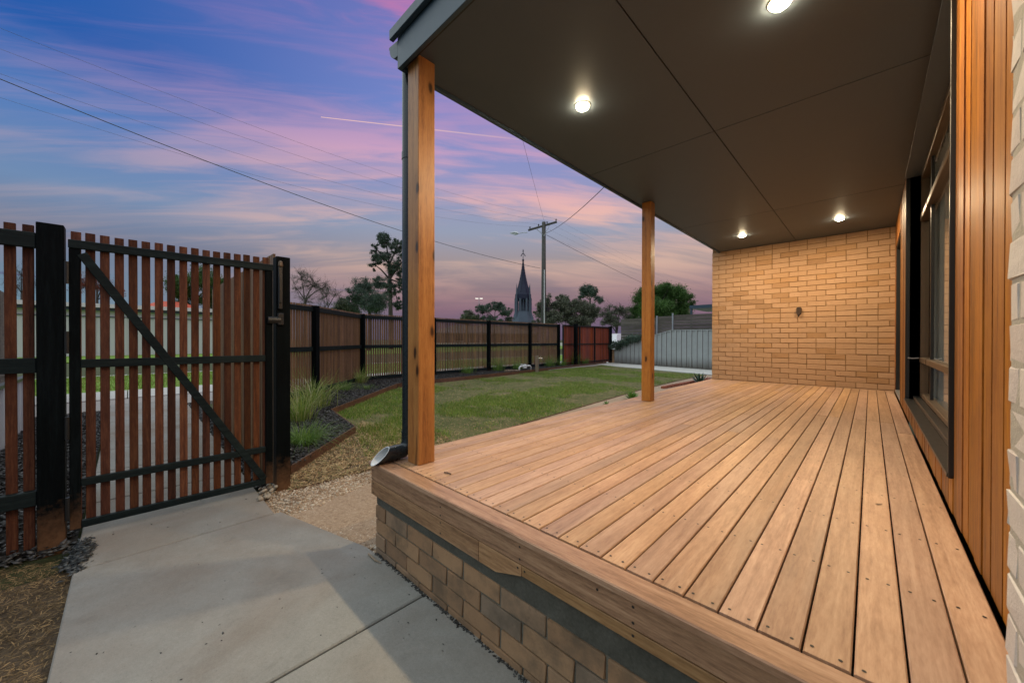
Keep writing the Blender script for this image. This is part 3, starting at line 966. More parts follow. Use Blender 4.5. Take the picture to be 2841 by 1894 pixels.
def clad(y0, y1, z0, z1):
    g = 0.0045
    ch = 0.007
    mb = MB()
    stp = random.uniform(0.0038, 0.0075)
    prof = [(XW + 0.02, y0 + 0.001), (XW, y0 + 0.001), (XW + 0.0003, y1 - 0.012), (XW + stp, y1 - 0.010), (XW + stp, y1 - 0.0005), (XW + 0.02, y1 - 0.0005)]
    n = len(prof)
    jx = random.uniform(-0.0015, 0.0015)
    v = [(x + jx, y, z0) for x, y in prof] + [(x + jx, y, z1) for x, y in prof]
    mb.add(v, [(i, (i + 1) % n, n + (i + 1) % n, n + i) for i in range(n)] + [tuple(range(n)), tuple(range(2 * n - 1, n - 1, -1))])
    part('cladding_board', mb, MT['clad'], twall)


edges = [1.275, 1.395, 1.513, 1.623, 1.760, 1.871, 1.989, 2.111, 2.222, 2.345, 2.440]
for a, b in zip(edges[:-1], edges[1:]):
    clad(a, b, 0.001, 2.405)
y = 2.440
while y < WY1 - 0.01:
    b = min(y + 0.118, WY1 + 0.0)
    clad(y, b, 0.001, WZ0 - 0.003)
    if WZ1 < 2.36:
        clad(y, b, WZ1 + 0.012, 2.405)
    y = b
y = WY1
while y < DOOR0 - 0.01:
    b = min(y + 0.119, DOOR0)
    clad(y, b, 0.001, 2.405)
    y = b
while y < 7.80:
    b = min(y + 0.119, 7.805)
    clad(y, b, DOORZ if y < DOOR1 - 0.01 else 0.001, 2.405)
    y = b
mb = MB()
mb.box((XW + 0.021, 1.26, 0.0), (XW + 0.10, WY0, 2.5)).box((XW + 0.021, WY0, -0.05), (XW + 0.10, WY1, WZ0 - 0.02)).box((XW + 0.021, WY1, 0.0), (XW + 0.10, DOOR0, 2.5))
mb.box((XW + 0.021, WY0, WZ1 + 0.02), (XW + 0.10, WY1, 2.5)).box((XW + 0.021, DOOR0, DOORZ + 0.01), (XW + 0.10, 7.81, 2.5)).box((XW + 0.021, DOOR1, 0), (XW + 0.10, 7.81, DOORZ))
part('backing', mb, MT['darkgap'], twall)
# window: black steel reveal box, sill, bronze frame, panes
XG = 0.372
fr = MB()
fr.box((0.345, WY0, 0.200), (0.395, WY1, 0.238), 0.003).box((0.345, WY0, WZ1 - 0.045), (0.395, WY1, WZ1 - 0.002), 0.003)
fr.box((0.345, WY0 + 0.0, 0.238), (0.395, WY0 + 0.045, WZ1 - 0.045)).box((0.345, WY1 - 0.045, 0.238), (0.395, WY1, WZ1 - 0.045))
win = part('window', fr, MT['bronze'], twall)
part('near_jamb', MB().box((0.2405, WY0 - 0.014, 0.150), (XG, WY0, WZ1 + 0.012), 0.002), MT['black_metal'], win)
part('far_jamb', MB().box((0.246, WY1, 0.150), (XG, WY1 + 0.010, WZ1 + 0.012), 0.002), MT['black_metal'], win)
part('head_plate', MB().box((0.236, WY0, WZ1), (XG, WY1, WZ1 + 0.010), 0.002), MT['soffit'], win)
mb = MB().box((0.238, WY0, 0.152), (0.300, WY1, 0.168)).box((0.300, WY0, 0.168), (0.345, WY1, 0.200), 0.003)
part('sill', mb, MT['black_metal'], win)
part('mullion', MB().box((0.362, 4.70, 0.238), (0.382, 4.745, WZ1 - 0.045), 0.002), MT['black_metal'], win)
for zt in (0.555, 1.905):
    part('transom', MB().box((0.338, WY0 + 0.045, zt - 0.024), (0.394, 4.699, zt + 0.024), 0.004), MT['bronze'], win)
    part('transom', MB().box((0.338, 4.746, zt - 0.024), (0.394, WY1 - 0.045, zt + 0.024), 0.004), MT['bronze'], win)
for (ya, yb) in ((WY0 + 0.045, 4.70), (4.745, WY1 - 0.045)):
    for (za, zb) in ((0.238, 0.531), (0.579, 1.881), (1.929, WZ1 - 0.045)):
        part('pane', MB().add([(XG, ya, za), (XG, yb, za), (XG, yb, zb), (XG, ya, zb)], [(0, 1, 2, 3)]), MT['glass'], win)
part('stay_arm', MB().tube([(0.335, 5.30, 0.57), (0.29, 5.30, 0.565), (0.262, 5.30, 0.57)], 0.006, 6), MT['steel'], win)
# curtain and dim room behind
cv, cf = [], []
ny = 260
for i in range(ny):
    yy = 3.30 + 2.00 * i / (ny - 1)
    xx = 0.425 + 0.016 * math.sin(i * 0.52 + 0.8 * math.sin(i * 0.11)) + 0.008 * math.sin(i * 1.3)
    cv += [(xx, yy, 0.12), (xx, yy, 2.30)]
    if i:
        cf.append((2 * i - 2, 2 * i, 2 * i + 1, 2 * i - 1))
part('curtain', MB().add(cv, cf), MT['cloth'], twall, smooth=True)
mb = MB()
mb.add([(0.41, 1.3, -0.3), (3.2, 1.3, -0.3), (3.2, 7.9, -0.3), (0.41, 7.9, -0.3), (0.41, 1.3, 2.5), (3.2, 1.3, 2.5), (3.2, 7.9, 2.5), (0.41, 7.9, 2.5)],
       [(0, 1, 2, 3), (7, 6, 5, 4), (0, 4, 5, 1), (1, 5, 6, 2), (2, 6, 7, 3)])
part('room_shell', mb, MT['soffit'], twall)
# door recess near the brick wall
dr = part('door', MB().box((0.385, DOOR0 + 0.02, 0.03), (0.40, DOOR1 - 0.02, DOORZ - 0.025)), MT['black_metal'], twall)
part('door_frame', MB().box((0.262, DOOR0, 0.0), (0.40, DOOR0 + 0.02, DOORZ)).box((0.262, DOOR1 - 0.02, 0.0), (0.40, DOOR1, DOORZ)).box((0.262, DOOR0 + 0.02, DOORZ - 0.025), (0.40, DOOR1 - 0.02, DOORZ - 0.002)), MT['black_metal'], dr)
part('threshold', MB().box((0.256, DOOR0 + 0.02, 0.0), (0.385, DOOR1 - 0.02, 0.028), 0.003), MT['steel'], dr)

# ------------------------------------------------------------------ VERANDA ROOF
RZ = 2.407
SX0, SX1, SY0 = -2.056, 0.253, 1.172
roof = thing('veranda_roof', 'dark charcoal veranda roof with flat sheet lining over the deck', 'roof', (-1.0, 4.4, RZ))
gy = [SY0, 3.261, 5.770, 7.808]
gx = [SX0, -0.905, SX1]
for i in range(2):
    for j in range(3):
        g = 0.0035
        part('soffit_panel', MB().box((gx[i] + (g if i else 0), gy[j] + (g if j else 0), RZ), (gx[i + 1] - (g if i == 0 else 0), gy[j + 1] - (g if j < 2 else 0), RZ + 0.0075), 0.001), MT['soffit'], roof)
part('lining', MB().box((SX0, SY0, RZ + 0.010), (0.40, 7.9, RZ + 0.03)), MT['darkgap'], roof)
part('barge_board', MB().box((-2.062, 1.135, 2.372), (1.6, 1.158, 2.556), 0.002), MT['charcoal'], roof)
part('trim_bead', MB().box((-2.057, 1.1585, 2.380), (0.253, 1.1715, 2.412)), MT['black_metal'], roof)
part('eave_fascia', MB().box((-2.080, 1.160, 2.385), (-2.058, 7.80, 2.552), 0.002), MT['charcoal'], roof)
mb = MB()
mb.box((-2.108, 1.105, 2.553), (1.6, 1.133, 2.614), 0.003).box((-2.108, 1.133, 2.598), (1.6, 1.32, 2.615), 0.003)
part('barge_capping', mb, MT['charcoal'], roof)
part('roof_sheet', MB().add([(-2.12, 1.16, 2.568), (1.6, 1.16, 2.596), (1.6, 8.2, 2.596), (-2.12, 8.2, 2.568)], [(0, 1, 2, 3)]), MT['charcoal'], roof)
# quad gutter
gp_ = [(-2.0815, 2.545), (-2.0815, 2.470)]
arc = [(-2.0815 - 0.012 - 0.086 * math.sin(t), 2.556 - 0.086 * math.cos(t)) for t in np.linspace(0.0, 1.55, 9)]
gp_ += arc + [(-2.186, 2.557), (-2.186, 2.570), (-2.178, 2.570), (-2.176, 2.560)]
gp_ += [(-2.0815 - 0.014 - 0.080 * math.sin(t), 2.556 - 0.080 * math.cos(t)) for t in np.linspace(1.5, 0.0, 9)] + [(-2.085, 2.476), (-2.085, 2.545)]
mb = MB()
n = len(gp_)
v = [(x, 1.150, z) for x, z in gp_] + [(x, 7.80, z) for x, z in gp_]
mb.add(v, [(i, (i + 1) % n, n + (i + 1) % n, n + i) for i in range(n)])
part('gutter', mb, MT['charcoal'], roof)
endp = [(-2.0815, 2.560), (-2.0815, 2.470)] + arc + [(-2.186, 2.557), (-2.186, 2.572)]
n = len(endp)
mb = MB().add([(x, 1.1495, z) for x, z in endp] + [(x, 1.146, z) for x, z in endp], [tuple(range(n)), tuple(range(2 * n - 1, n - 1, -1))] + [(i, n + i, n + (i + 1) % n, (i + 1) % n) for i in range(n)])
part('gutter_end', mb, MT['charcoal'], roof)

# downpipe beside the corner post
dpx, dpy = -2.098, 1.232
pipe = thing('downpipe', 'dark blue round downpipe ending in a cut elbow on the deck corner', 'downpipe', (dpx, dpy, 0))
part('pipe', MB().tube([(dpx, dpy, 0.12), (dpx, dpy, 2.49)], 0.040, 18, cap=False), MT['pipe'], pipe, smooth=True)
for zc in (0.155, 1.90):
    part('collar', MB().lathe((dpx, dpy, zc), [(0.0405, -0.03), (0.0435, -0.03), (0.0435, 0.012), (0.0405, 0.012)], 18), MT['pipe'], pipe, smooth=False)
zr = 0.0475
elb = [(dpx, dpy, 0.135)] + [(dpx, dpy - 0.055 * (1 - math.cos(t)), zr + 0.055 * (1 - math.sin(t))) for t in np.linspace(0.15, PI / 2, 6)]
part('elbow', MB().tube(elb + [(dpx, dpy - 0.075, zr)], 0.0435, 18, cap=False), MT['pipe'], pipe, smooth=True)
nseg = 24
ov, of = [], []
for ring, (r, inner) in enumerate(((0.0455, 0), (0.0455, 0), (0.0415, 1), (0.0415, 1))):
    for k in range(nseg):
        t = 2 * PI * k / nseg
        zz = zr + r * math.sin(t)
        cut = dpy - 0.135 - 0.055 * (1 - (zz - zr) / 0.0455)
        yy = dpy - 0.07 if ring in (0, 3) else cut
        ov.append((dpx + r * math.cos(t), yy, zz))
for a, b in ((0, 1),):
    of += [(a * nseg + k, a * nseg + (k + 1) % nseg, b * nseg + (k + 1) % nseg, b * nseg + k) for k in range(nseg)]
part('spout', MB().add(ov[:2 * nseg], of), MT['pipe'], pipe, smooth=True)
of = [(k, (k + 1) % nseg, nseg + (k + 1) % nseg, nseg + k) for k in range(nseg)] + [(2 * nseg + k, 2 * nseg + (k + 1) % nseg, 3 * nseg + (k + 1) % nseg, 3 * nseg + k) for k in range(0)]
lip = MB().add(ov[nseg:3 * nseg], of)
lip.add(ov[2 * nseg:4 * nseg], [(k, (k + 1) % nseg, nseg + (k + 1) % nseg, nseg + k) for k in range(nseg)])
part('spout_lining', lip, MT['pipe_white'], pipe, smooth=True)

# posts
for (xa, xb, ya, yb, lab) in ((-2.019, -1.902, 1.180, 1.294, 'square golden timber post beside the downpipe at the deck corner'),
                              (-2.010, -1.898, 4.354, 4.468, 'knotty square timber post standing midway along the deck edge')):
    pt = thing('veranda_post', lab, 'post', ((xa + xb) / 2, (ya + yb) / 2, 0), 'posts carrying the veranda roof')
    part('shaft', MB().box((xa, ya, 0.0015), (xb, yb, 2.405), 0.003), MT['post'], pt)

# downlights
for i, (x, y, lab) in enumerate([(-1.481, 2.253, 'lit round downlight in the ceiling nearest the corner post'),
                                 (-0.327, 2.238, 'lit round downlight in the front ceiling panel on the house side'),
                                 (-1.476, 6.802, 'small lit downlight near the brick wall on the lawn side'),
                                 (-0.311, 6.775, 'small lit downlight near the brick wall on the window side')]):
    dl = thing('downlight', lab, 'ceiling light', (x, y, RZ), 'downlights in the veranda ceiling')
    part('trim_ring', MB().lathe((x, y, RZ), [(0.043, 0.0), (0.055, -0.0005), (0.054, -0.004), (0.044, -0.006), (0.043, -0.004)], 28), MT['white_trim'], dl, smooth=True)
    part('lens', MB().lathe((x, y, RZ), [(0.0435, -0.003), (0.043, -0.014), (0.036, -0.022), (0.020, -0.027), (0.002, -0.028)], 28), MT['lens'], dl, smooth=True)
    ld = bpy.data.lights.new('downlight_lamp', 'AREA')
    ld.shape = 'DISK'
    ld.size = 0.08
    ld.energy = 34.0
    ld.color = (1.0, 0.75, 0.46)
    lo = bpy.data.objects.new('downlight_lamp', ld)
    COL.objects.link(lo)
    lo.parent = dl
    lo.location = (0, 0, -0.031)

# small bracket on the brick wall
br = thing('wall_bracket', 'small dark shield shaped fitting on the far brick wall', 'wall light', (-0.866, 7.80, 1.222))
mb = MB()
sh = [(-0.036, 0.055), (-0.020, 0.072), (0.020, 0.072), (0.036, 0.055), (0.036, -0.030), (0.012, -0.070), (-0.012, -0.070), (-0.036, -0.030)]
n = len(sh)
v = [(-0.866 + a, 7.806, 1.222 + b) for a, b in sh] + [(-0.866 + a * 0.82, 7.755, 1.222 + b * 0.86) for a, b in sh]
mb.add(v, [tuple(range(n)), tuple(range(2 * n - 1, n - 1, -1))] + [(i, n + i, n + (i + 1) % n, (i + 1) % n) for i in range(n)])
part('body', mb, plain('dark_bronze', (0.035, 0.020, 0.012), 0.45), br)
part('nub', MB().lathe((-0.866, 7.775, 1.15), [(0.004, -0.018), (0.009, -0.010), (0.009, 0.012)], 8), MT['black_metal'], br)
# ------------------------------------------------------------------ FENCES AND GATES
SW, ST, SP = 0.044, 0.019, 0.0655
slat_me = {}


def slat(parent, x, y, z0, z1, ang=0.0, mat='slat', w=SW):
    """one upright slat; its broad face looks along +x when ang = 0"""
    key = (round(z1 - z0, 3), mat, w)
    if key not in slat_me:
        h = z1 - z0
        slat_me[key] = mesh_of('slat', MB().box((-ST / 2, -w / 2, -h / 2), (ST / 2, w / 2, h / 2), 0.002), MT[mat])
    return inst('slat', slat_me[key], (x, y, (z0 + z1) / 2 + random.uniform(-0.004, 0.004)), parent, (random.uniform(-.002, .002), random.uniform(-.002, .002), ang))


def fence_run(parent, p0, p1, base0, base1, top, rails, side, post0=True, post1=True, slat_top=None, mat='slat_brown', pw=0.105, rail_in=0.0):
    """black posts and rails with slats fixed on the far side; side = +1 puts rails to the left of p0->p1"""
    p0, p1 = np.array(p0, float), np.array(p1, float)
    d = p1 - p0
    L = np.linalg.norm(d)
    d /= L
    nrm = np.array([-d[1], d[0]]) * side
    ang = math.atan2(nrm[1], nrm[0])
    n = int(L / SP)
    for i in range(n):
        t = (i + 0.5) * L / n
        q = p0 + d * t - nrm * (ST / 2 + 0.001)
        b = base0 + (base1 - base0) * t / L
        slat(parent, q[0], q[1], b, slat_top or top + 0.015, ang, mat)
    for (za, zb) in rails:
        if base1 is None:
            continue
        a = p0 + nrm * 0.0225
        c = p1 + nrm * 0.0225
        mb = MB().bar((a[0], a[1], (za + zb) / 2), (c[0], c[1], (za + zb) / 2), 0.045, zb - za, (0, 0, 1), 0.003)
        part('rail', mb, MT['black_rail'], parent)
    for use, p, b in ((post0, p0, base0), (post1, p1, base1)):
        if use:
            q = p + nrm * 0.055
            a = pw / 2
            mb = MB().box((-a, -a, b - 0.1), (a, a, top), 0.004)
            o = part('post', mb, MT['black_wood'], parent, origin=(0, 0, 0))
            o.location = Vector((q[0], q[1], 0)) - wloc(parent)
            o.rotation_euler = (0, 0, ang)


XGATE = -3.65
# gate
gate = thing('timber_gate', 'red brown slatted garden gate with black frame and diagonal brace', 'gate', (XGATE, 0.3, -0.47))
ys = [-0.2315, -0.1705, -0.1065, -0.039, 0.027, 0.0905, 0.1565, 0.2215, 0.288, 0.354, 0.4195, 0.485, 0.551, 0.616, 0.6805, 0.7445, 0.812]
for yv in ys:
    slat(gate, XGATE - 0.030 - ST / 2, yv, -0.472, 1.430)
for ya, yb in ((-0.260, -0.212), (0.803, 0.855)):
    part('stile', MB().box((XGATE - 0.029, ya, -0.475), (XGATE, yb, 1.318), 0.003), MT['black_wood'], gate)
for za, zb in ((1.320, 1.373), (0.556, 0.610), (-0.206, -0.158), (-0.474, -0.428)):
    ya, yb = (-0.262, 0.858) if zb > 1.3 else (-0.2115, 0.8025)
    part('rail', MB().box((XGATE - 0.029, ya, za), (XGATE + (0.006 if zb > 1.3 else 0.0), yb, zb), 0.003), MT['black_rail'], gate)
part('brace', MB().bar((XGATE - 0.012, -0.205, 1.290), (XGATE - 0.012, 0.790, -0.425), 0.050, 0.028, (1, 0, 0), 0.003), MT['black_rail'], gate)
for zc in (1.16, 0.72, 0.18, -0.33):
    part('hinge', MB().tube([(XGATE + 0.004, -0.268, zc - 0.07), (XGATE + 0.004, -0.268, zc + 0.07)], 0.011, 10), MT['black_metal'], gate)
la = MB().tube([(XGATE + 0.012, 0.815, 0.905), (XGATE + 0.012, 0.905, 0.905)], 0.030, 12)
part('latch_barrel', la, MT['black_metal'], gate)

# hinge-side fence with its big post
fl = thing('slat_fence', 'dark slatted fence panel and tall post on the hinge side of the gate', 'fence', (XGATE, -1.6, -0.58))
part('post', MB().box((XGATE - 0.10, -0.388, -0.70), (XGATE + 0.006, -0.277, 1.455), 0.004), MT['black_wood'], fl)
yv = -0.422
while yv > -3.2:
    slat(fl, XGATE - 0.048 - ST / 2, yv, -0.55, 1.436)
    yv -= SP
for za, zb in ((1.296, 1.388), (0.535, 0.625), (-0.275, -0.185)):
    part('rail', MB().box((XGATE - 0.047, -3.2, za), (XGATE - 0.004, -0.3885, zb), 0.003), MT['black_rail'], fl)

# latch-side post, side run and the long street run in one fence
RAILS = ((1.300, 1.392), (0.508, 0.598), (-0.335, -0.245))
fs = thing('slat_fence', 'long black framed fence of thin brown slats round the lawn beyond the gate', 'fence', (-9.0, 6.0, -0.45))
part('post', MB().box((XGATE - 0.10, 0.880, -0.70), (XGATE + 0.006, 0.986, 1.452), 0.004), MT['black_wood'], fs)
bz = gzf(-9.8) - 0.02
fence_run(fs, (-7.15, 0.905), (XGATE - 0.10, 0.905), gzf(-7) - 0.0, gzf(-4), 1.475, RAILS, 1, True, False, 1.495)
fence_run(fs, (-7.10, 1.16), (-8.06, 2.59), gzf(-7.1), gzf(-8), 1.418, RAILS, -1, False, True, 1.432)
fence_run(fs, (-8.06, 2.59), (-9.75, 4.30), gzf(-8), bz, 1.418, RAILS, -1, False, True, 1.432)
yy = 4.30
xx = -9.75
for yn in (6.60, 8.90, 11.12, 13.00):
    fence_run(fs, (xx, yy), (-9.8, yn), bz, bz, 1.418, RAILS, -1, False, True, 1.432)
    xx, yy = -9.8, yn
# magnetic pool-style latch on the latch post
lt = MB().box((XGATE + 0.0065, 0.890, 1.00), (XGATE + 0.030, 0.922, 1.36), 0.004).box((XGATE + 0.0305, 0.893, 1.05), (XGATE + 0.040, 0.919, 1.28), 0.003)
part('latch_body', lt, MT['black_metal'], fs)
part('latch_knob', MB().lathe((XGATE + 0.020, 0.908, 1.361), [(0.017, 0.0), (0.019, 0.012), (0.016, 0.042), (0.008, 0.05)], 12), MT['bronze'], fs)
part('latch_catch', MB().box((XGATE + 0.0065, 0.886, 0.865), (XGATE + 0.034, 0.930, 0.965), 0.004), MT['black_metal'], fs)

# sliding driveway gate of redder boards
dg = thing('driveway_gate', 'red boarded sliding driveway gate with black steel frame', 'gate', (-9.65, 15.1, gzf(-9.7)))
XD = -9.62
for yv in np.arange(13.20, 17.10, 0.082):
    slat(dg, XD - 0.035, float(yv), -0.36, 1.375, 0.0, 'slat_red', 0.078)
for yv in (13.15, 14.42, 15.72, 17.12):
    part('upright', MB().box((XD - 0.022, yv - 0.03, -0.33), (XD + 0.03, yv + 0.03, 1.345)), MT['black_metal'], dg)
part('top_rail', MB().box((XD - 0.022, 13.12, 1.346), (XD + 0.035, 17.15, 1.405)), MT['black_metal'], dg)
for zc in (0.55, -0.275):
    for a, b in ((13.181, 14.389), (14.451, 15.689), (15.751, 17.089)):
        part('cross_rail', MB().box((XD - 0.022, a, zc - 0.02), (XD + 0.018, b, zc + 0.02)), MT['black_metal'], dg)
gpz = thing('gate_post', 'stout black post guiding the sliding driveway gate', 'post', (-9.44, 13.85, -0.44))
part('shaft', MB().box((-9.50, 13.77, -0.5), (-9.36, 13.91, 1.46), 0.004), MT['black_wood'], gpz)
gpz = thing('gate_post', 'black end post of the driveway gate beside the brick pier', 'post', (-9.64, 17.24, -0.44))
part('shaft', MB().box((-9.70, 17.16, -0.5), (-9.56, 17.30, 1.44), 0.004), MT['black_wood'], gpz)

# brick pier and the raked steel fence along the side boundary
pier = thing('brick_pier', 'low yellow brick pier at the street end of the steel fence', 'pier', (-9.62, 17.45, -0.44))
bm = brick_mesh('brick', 0.23, 0.076, 0.11, MT['brick_tan'])
for c in range(8):
    for k in range(2):
        inst('brick', bm, (-9.62, 17.41 + 0.115 * k, gzf(-9.6) + 0.05 + 0.086 * c), pier, (0, 0, 0.0 if c % 2 else PI))
part('mortar_bed', MB().box((-9.72, 17.36, -0.5), (-9.52, 17.575, 0.22)), MT['mortar_tan'], pier)
sf_ = thing('steel_fence', 'pale grey ribbed steel fence raking down towards the driveway gate', 'fence', (-6.5, 17.4, -0.48))
XR0, XR1 = -9.46, -2.7


def ztop(x):
    return 1.17 if x > -6.58 else max(0.33, 1.17 - (-6.58 - x) * 0.262 - 0.02 * 0)


x = XR0
k = 0
while x < XR1:
    x1 = min(x + 0.2222, XR1)
    zb = gzf(x) - 0.02
    pr = [(x, 0.0), (x + 0.150, 0.0), (x + 0.157, -0.042), (x + 0.206, -0.042), (x + 0.213, 0.0), (x1, 0.0)]
    v = []
    for a, o in pr:
        v += [(a, 17.36 + o, zb), (a, 17.36 + o, ztop(a))]
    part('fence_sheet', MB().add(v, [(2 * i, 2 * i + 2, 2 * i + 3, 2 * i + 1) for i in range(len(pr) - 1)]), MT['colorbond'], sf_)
    x = x1
    k += 1
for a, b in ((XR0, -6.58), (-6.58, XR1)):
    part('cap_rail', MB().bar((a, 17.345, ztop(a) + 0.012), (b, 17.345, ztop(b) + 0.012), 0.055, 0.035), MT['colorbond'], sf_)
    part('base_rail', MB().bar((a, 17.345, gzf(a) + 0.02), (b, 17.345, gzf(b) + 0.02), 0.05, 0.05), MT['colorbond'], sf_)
# taller grey slat fence behind
wf = thing('board_fence', 'grey weathered horizontal board fence with steel posts rising behind the steel fence', 'fence', (-6.5, 18.5, -0.45))
for k in range(13):
    z0 = -0.05 + k * 0.152
    for a, b, dzz in ((-9.7, -7.76, -0.06), (-7.70, -6.98, 0.0), (-6.92, -4.9, 0.04), (-4.88, -2.6, 0.04)):
        if z0 > 0.0:
            o = part('fence_board', MB().box((a, 18.50, z0 + dzz), (b, 18.522, z0 + 0.143 + dzz), 0.002), MT['grey_wood'], wf)
for px_, zt in ((-7.73, 1.92), (-6.95, 2.01), (-4.89, 1.97)):
    part('steel_post', MB().box((px_ - 0.035, 18.46, -0.5), (px_ + 0.035, 18.499, zt)), MT['steel'], wf)
    part('post_cap', MB().box((px_ - 0.042, 18.452, zt), (px_ + 0.042, 18.507, zt + 0.03), 0.004), MT['steel'], wf)
# flat-roofed carport of the neighbour
cp = thing('carport', 'dark flat roofed carport showing over the grey board fence', 'carport', (-5.5, 25.0, -0.5))
part('roof', MB().box((-8.02, 24.0, 2.66), (-3.0, 27.5, 2.86)), MT['charcoal'], cp)
for px_, py_ in ((-7.93, 24.08), (-7.2, 27.3), (-4.0, 24.08)):
    part('post', MB().box((px_ - 0.05, py_ - 0.05, -0.5), (px_ + 0.05, py_ + 0.05, 2.659)), MT['charcoal'], cp)

# neighbour side of the entry path
nf = thing('steel_fence', 'low off white sheet fence glimpsed beside the entry path outside the gate', 'fence', (-6.3, -0.98, -0.55))
x = -8.9
while x < -3.95:
    pr = [(x, 0.0), (x + 0.150, 0.0), (x + 0.163, 0.03), (x + 0.200, 0.03), (x + 0.213, 0.0), (x + 0.222, 0.0)]
    v = []
    for a, o in pr:
        v += [(a, -0.99 + o, gzf(a) - 0.02), (a, -0.99 + o, 0.20)]
    part('fence_sheet', MB().add(v, [(2 * i, 2 * i + 1, 2 * i + 3, 2 * i + 2) for i in range(len(pr) - 1)]), MT['white_sheet'], nf)
    x += 0.222
part('cap_rail', MB().box((-8.9, -1.02, 0.20), (-3.95, -0.95, 0.235)), MT['black_metal'], nf)
pf = thing('paling_fence', 'tall weathered paling fence beyond the low white fence', 'fence', (-10.4, -1.5, -0.45))
pm = mesh_of('paling', MB().box((-0.046, -0.008, -1.0), (0.046, 0.008, 1.0), 0.002), MT['grey_wood'])
x = -12.0
while x < -4.5:
    inst('paling', pm, (x, -1.55 + random.uniform(-.004, .004), 0.58 + random.uniform(-.01, .01)), pf)
    x += 0.098
part('rail', MB().box((-12.0, -1.53, 0.1), (-4.5, -1.50, 0.19)), MT['grey_wood'], pf)

# ------------------------------------------------------------------ GARDEN EDGING
edg = thing('garden_edging', 'low rusty brown edging strip holding the dark mulch bed', 'edging', (-7.0, 4.0, -0.5))
EP = [(-3.96, 1.07), (-5.035, 2.145), (-6.415, 2.335), (-8.575, 4.705), (-8.735, 5.40), (-8.755, 7.0), (-9.09, 11.9), (-9.49, 16.6)]
for (a, b) in zip(EP[:-1], EP[1:]):
    mb = MB()
    za, zb = gzf(a[0]) + 0.045, gzf(b[0]) + 0.045
    mb.bar((a[0], a[1], za), (b[0], b[1], zb), 0.016, 0.125, (0, 0, 1))
    part('edging_strip', mb, MT['sleeper'], edg)
le = thing('lawn_edging', 'thin rusty strip between the lawn and the gravel path', 'edging', (-4.0, 6.0, -0.56))
EP2 = [(-3.57, 0.95), (-3.60, 1.66), (-3.865, 4.34), (-4.275, 9.3), (-4.355, 12.0), (-4.36, 14.88)]
for (a, b) in zip(EP2[:-1], EP2[1:]):
    part('edging_strip', MB().bar((a[0], a[1], gzf(a[0]) + 0.005), (b[0], b[1], gzf(b[0]) + 0.005), 0.006, 0.035), MT['sleeper'], le)
be = thing('brick_edging', 'short row of red brick pavers edging the bed at the deck side', 'edging', (-3.85, 11.5, -0.56))
bm = brick_mesh('brick', 0.20, 0.07, 0.10, plain('red_brick', (0.26, 0.085, 0.045), 0.85))
for k in range(16):
    inst('brick', bm, (-3.98 + 0.012 * k, 10.0 + 0.216 * k, gzf(-3.9) + 0.04), be, (0, random.uniform(-.06, .06), PI / 2 + random.uniform(-.05, .05)))

# ------------------------------------------------------------------ LOOSE GROUND MATTER
def blades(P, z, h, wd, lean, segs=2, curl=0.5):
    """curved grass blades at points P (n,2); returns vertex and triangle arrays"""
    n = len(P)
    az = rng.random(n) * 2 * PI
    face = rng.random(n) * 2 * PI
    hh = h * (0.5 + rng.random(n))
    ln = lean * (0.3 + rng.random(n) * 1.2)
    base = np.column_stack([P, z])
    dirv = np.column_stack([np.cos(az), np.sin(az), np.zeros(n)])
    sidev = np.column_stack([np.cos(face), np.sin(face), np.zeros(n)])
    V, F = [], []
    lv = segs + 1
    for s in range(lv):
        t = s / segs
        c = base + dirv * (ln * hh * t ** (1 + curl))[:, None]
        c[:, 2] = base[:, 2] + hh * (t - 0.35 * ln * t * t * curl)
        ww = wd * (1 - t) ** 0.7
        if s < segs:
            V.append(c - sidev * ww / 2)
            V.append(c + sidev * ww / 2)
        else:
            V.append(c)
    m = 2 * segs + 1
    V = np.stack(V, 1).reshape(-1, 3)
    o = np.arange(n)[:, None] * m
    tr = []
    for s in range(segs - 1):
        tr += [[2 * s, 2 * s + 1, 2 * s + 3], [2 * s, 2 * s + 3, 2 * s + 2]]
    tr.append([2 * segs - 2, 2 * segs - 1, 2 * segs])
    F = (o[:, :, None] + np.array(tr)[None]).reshape(-1, 3)
    return V, F


def vnoise(P, s, seed=0):
    """cheap smooth value noise 0..1"""
    r = np.random.default_rng(seed)
    G = r.random((64, 64))
    q = P * s
    i = np.floor(q).astype(int)
    f = q - i
    f = f * f * (3 - 2 * f)
    g = lambda a, b: G[(i[:, 0] + a) % 64, (i[:, 1] + b) % 64]
    return (g(0, 0) * (1 - f[:, 0]) + g(1, 0) * f[:, 0]) * (1 - f[:, 1]) + (g(0, 1) * (1 - f[:, 0]) + g(1, 1) * f[:, 0]) * f[:, 1]


def lawn_density(P):
    d = np.hypot(P[:, 0], P[:, 1])
    n = 0.65 * vnoise(P, 0.9, 3) + 0.35 * vnoise(P, 3.1, 4)
    edge = np.clip((-P[:, 0] - 3.75 - (P[:, 1] - 2) * 0.055) / 0.9, 0.08, 1)
    near = np.clip(3.6 / d, 0.15, 1)
    k = np.clip((n - 0.36) * 4.2, 0.02, 1)
    return k * near * (0.25 + 0.75 * edge)


P = sample(LAWN, 90000, lawn_density)
V, F = blades(P, gz(P[:, 0]), 0.044, 0.0075, 0.8)
fast_mesh('lawn_grass', V, F, MT['grass'], kind='stuff')['label'] = 'short patchy green lawn grass'
P = sample(LAWN, 9000, lambda q: np.clip(0.75 - 1.3 * lawn_density(q) * np.hypot(q[:, 0], q[:, 1]) / 3.6, 0.02, 1) * np.clip(4 / np.hypot(q[:, 0], q[:, 1]), 0.1, 1))


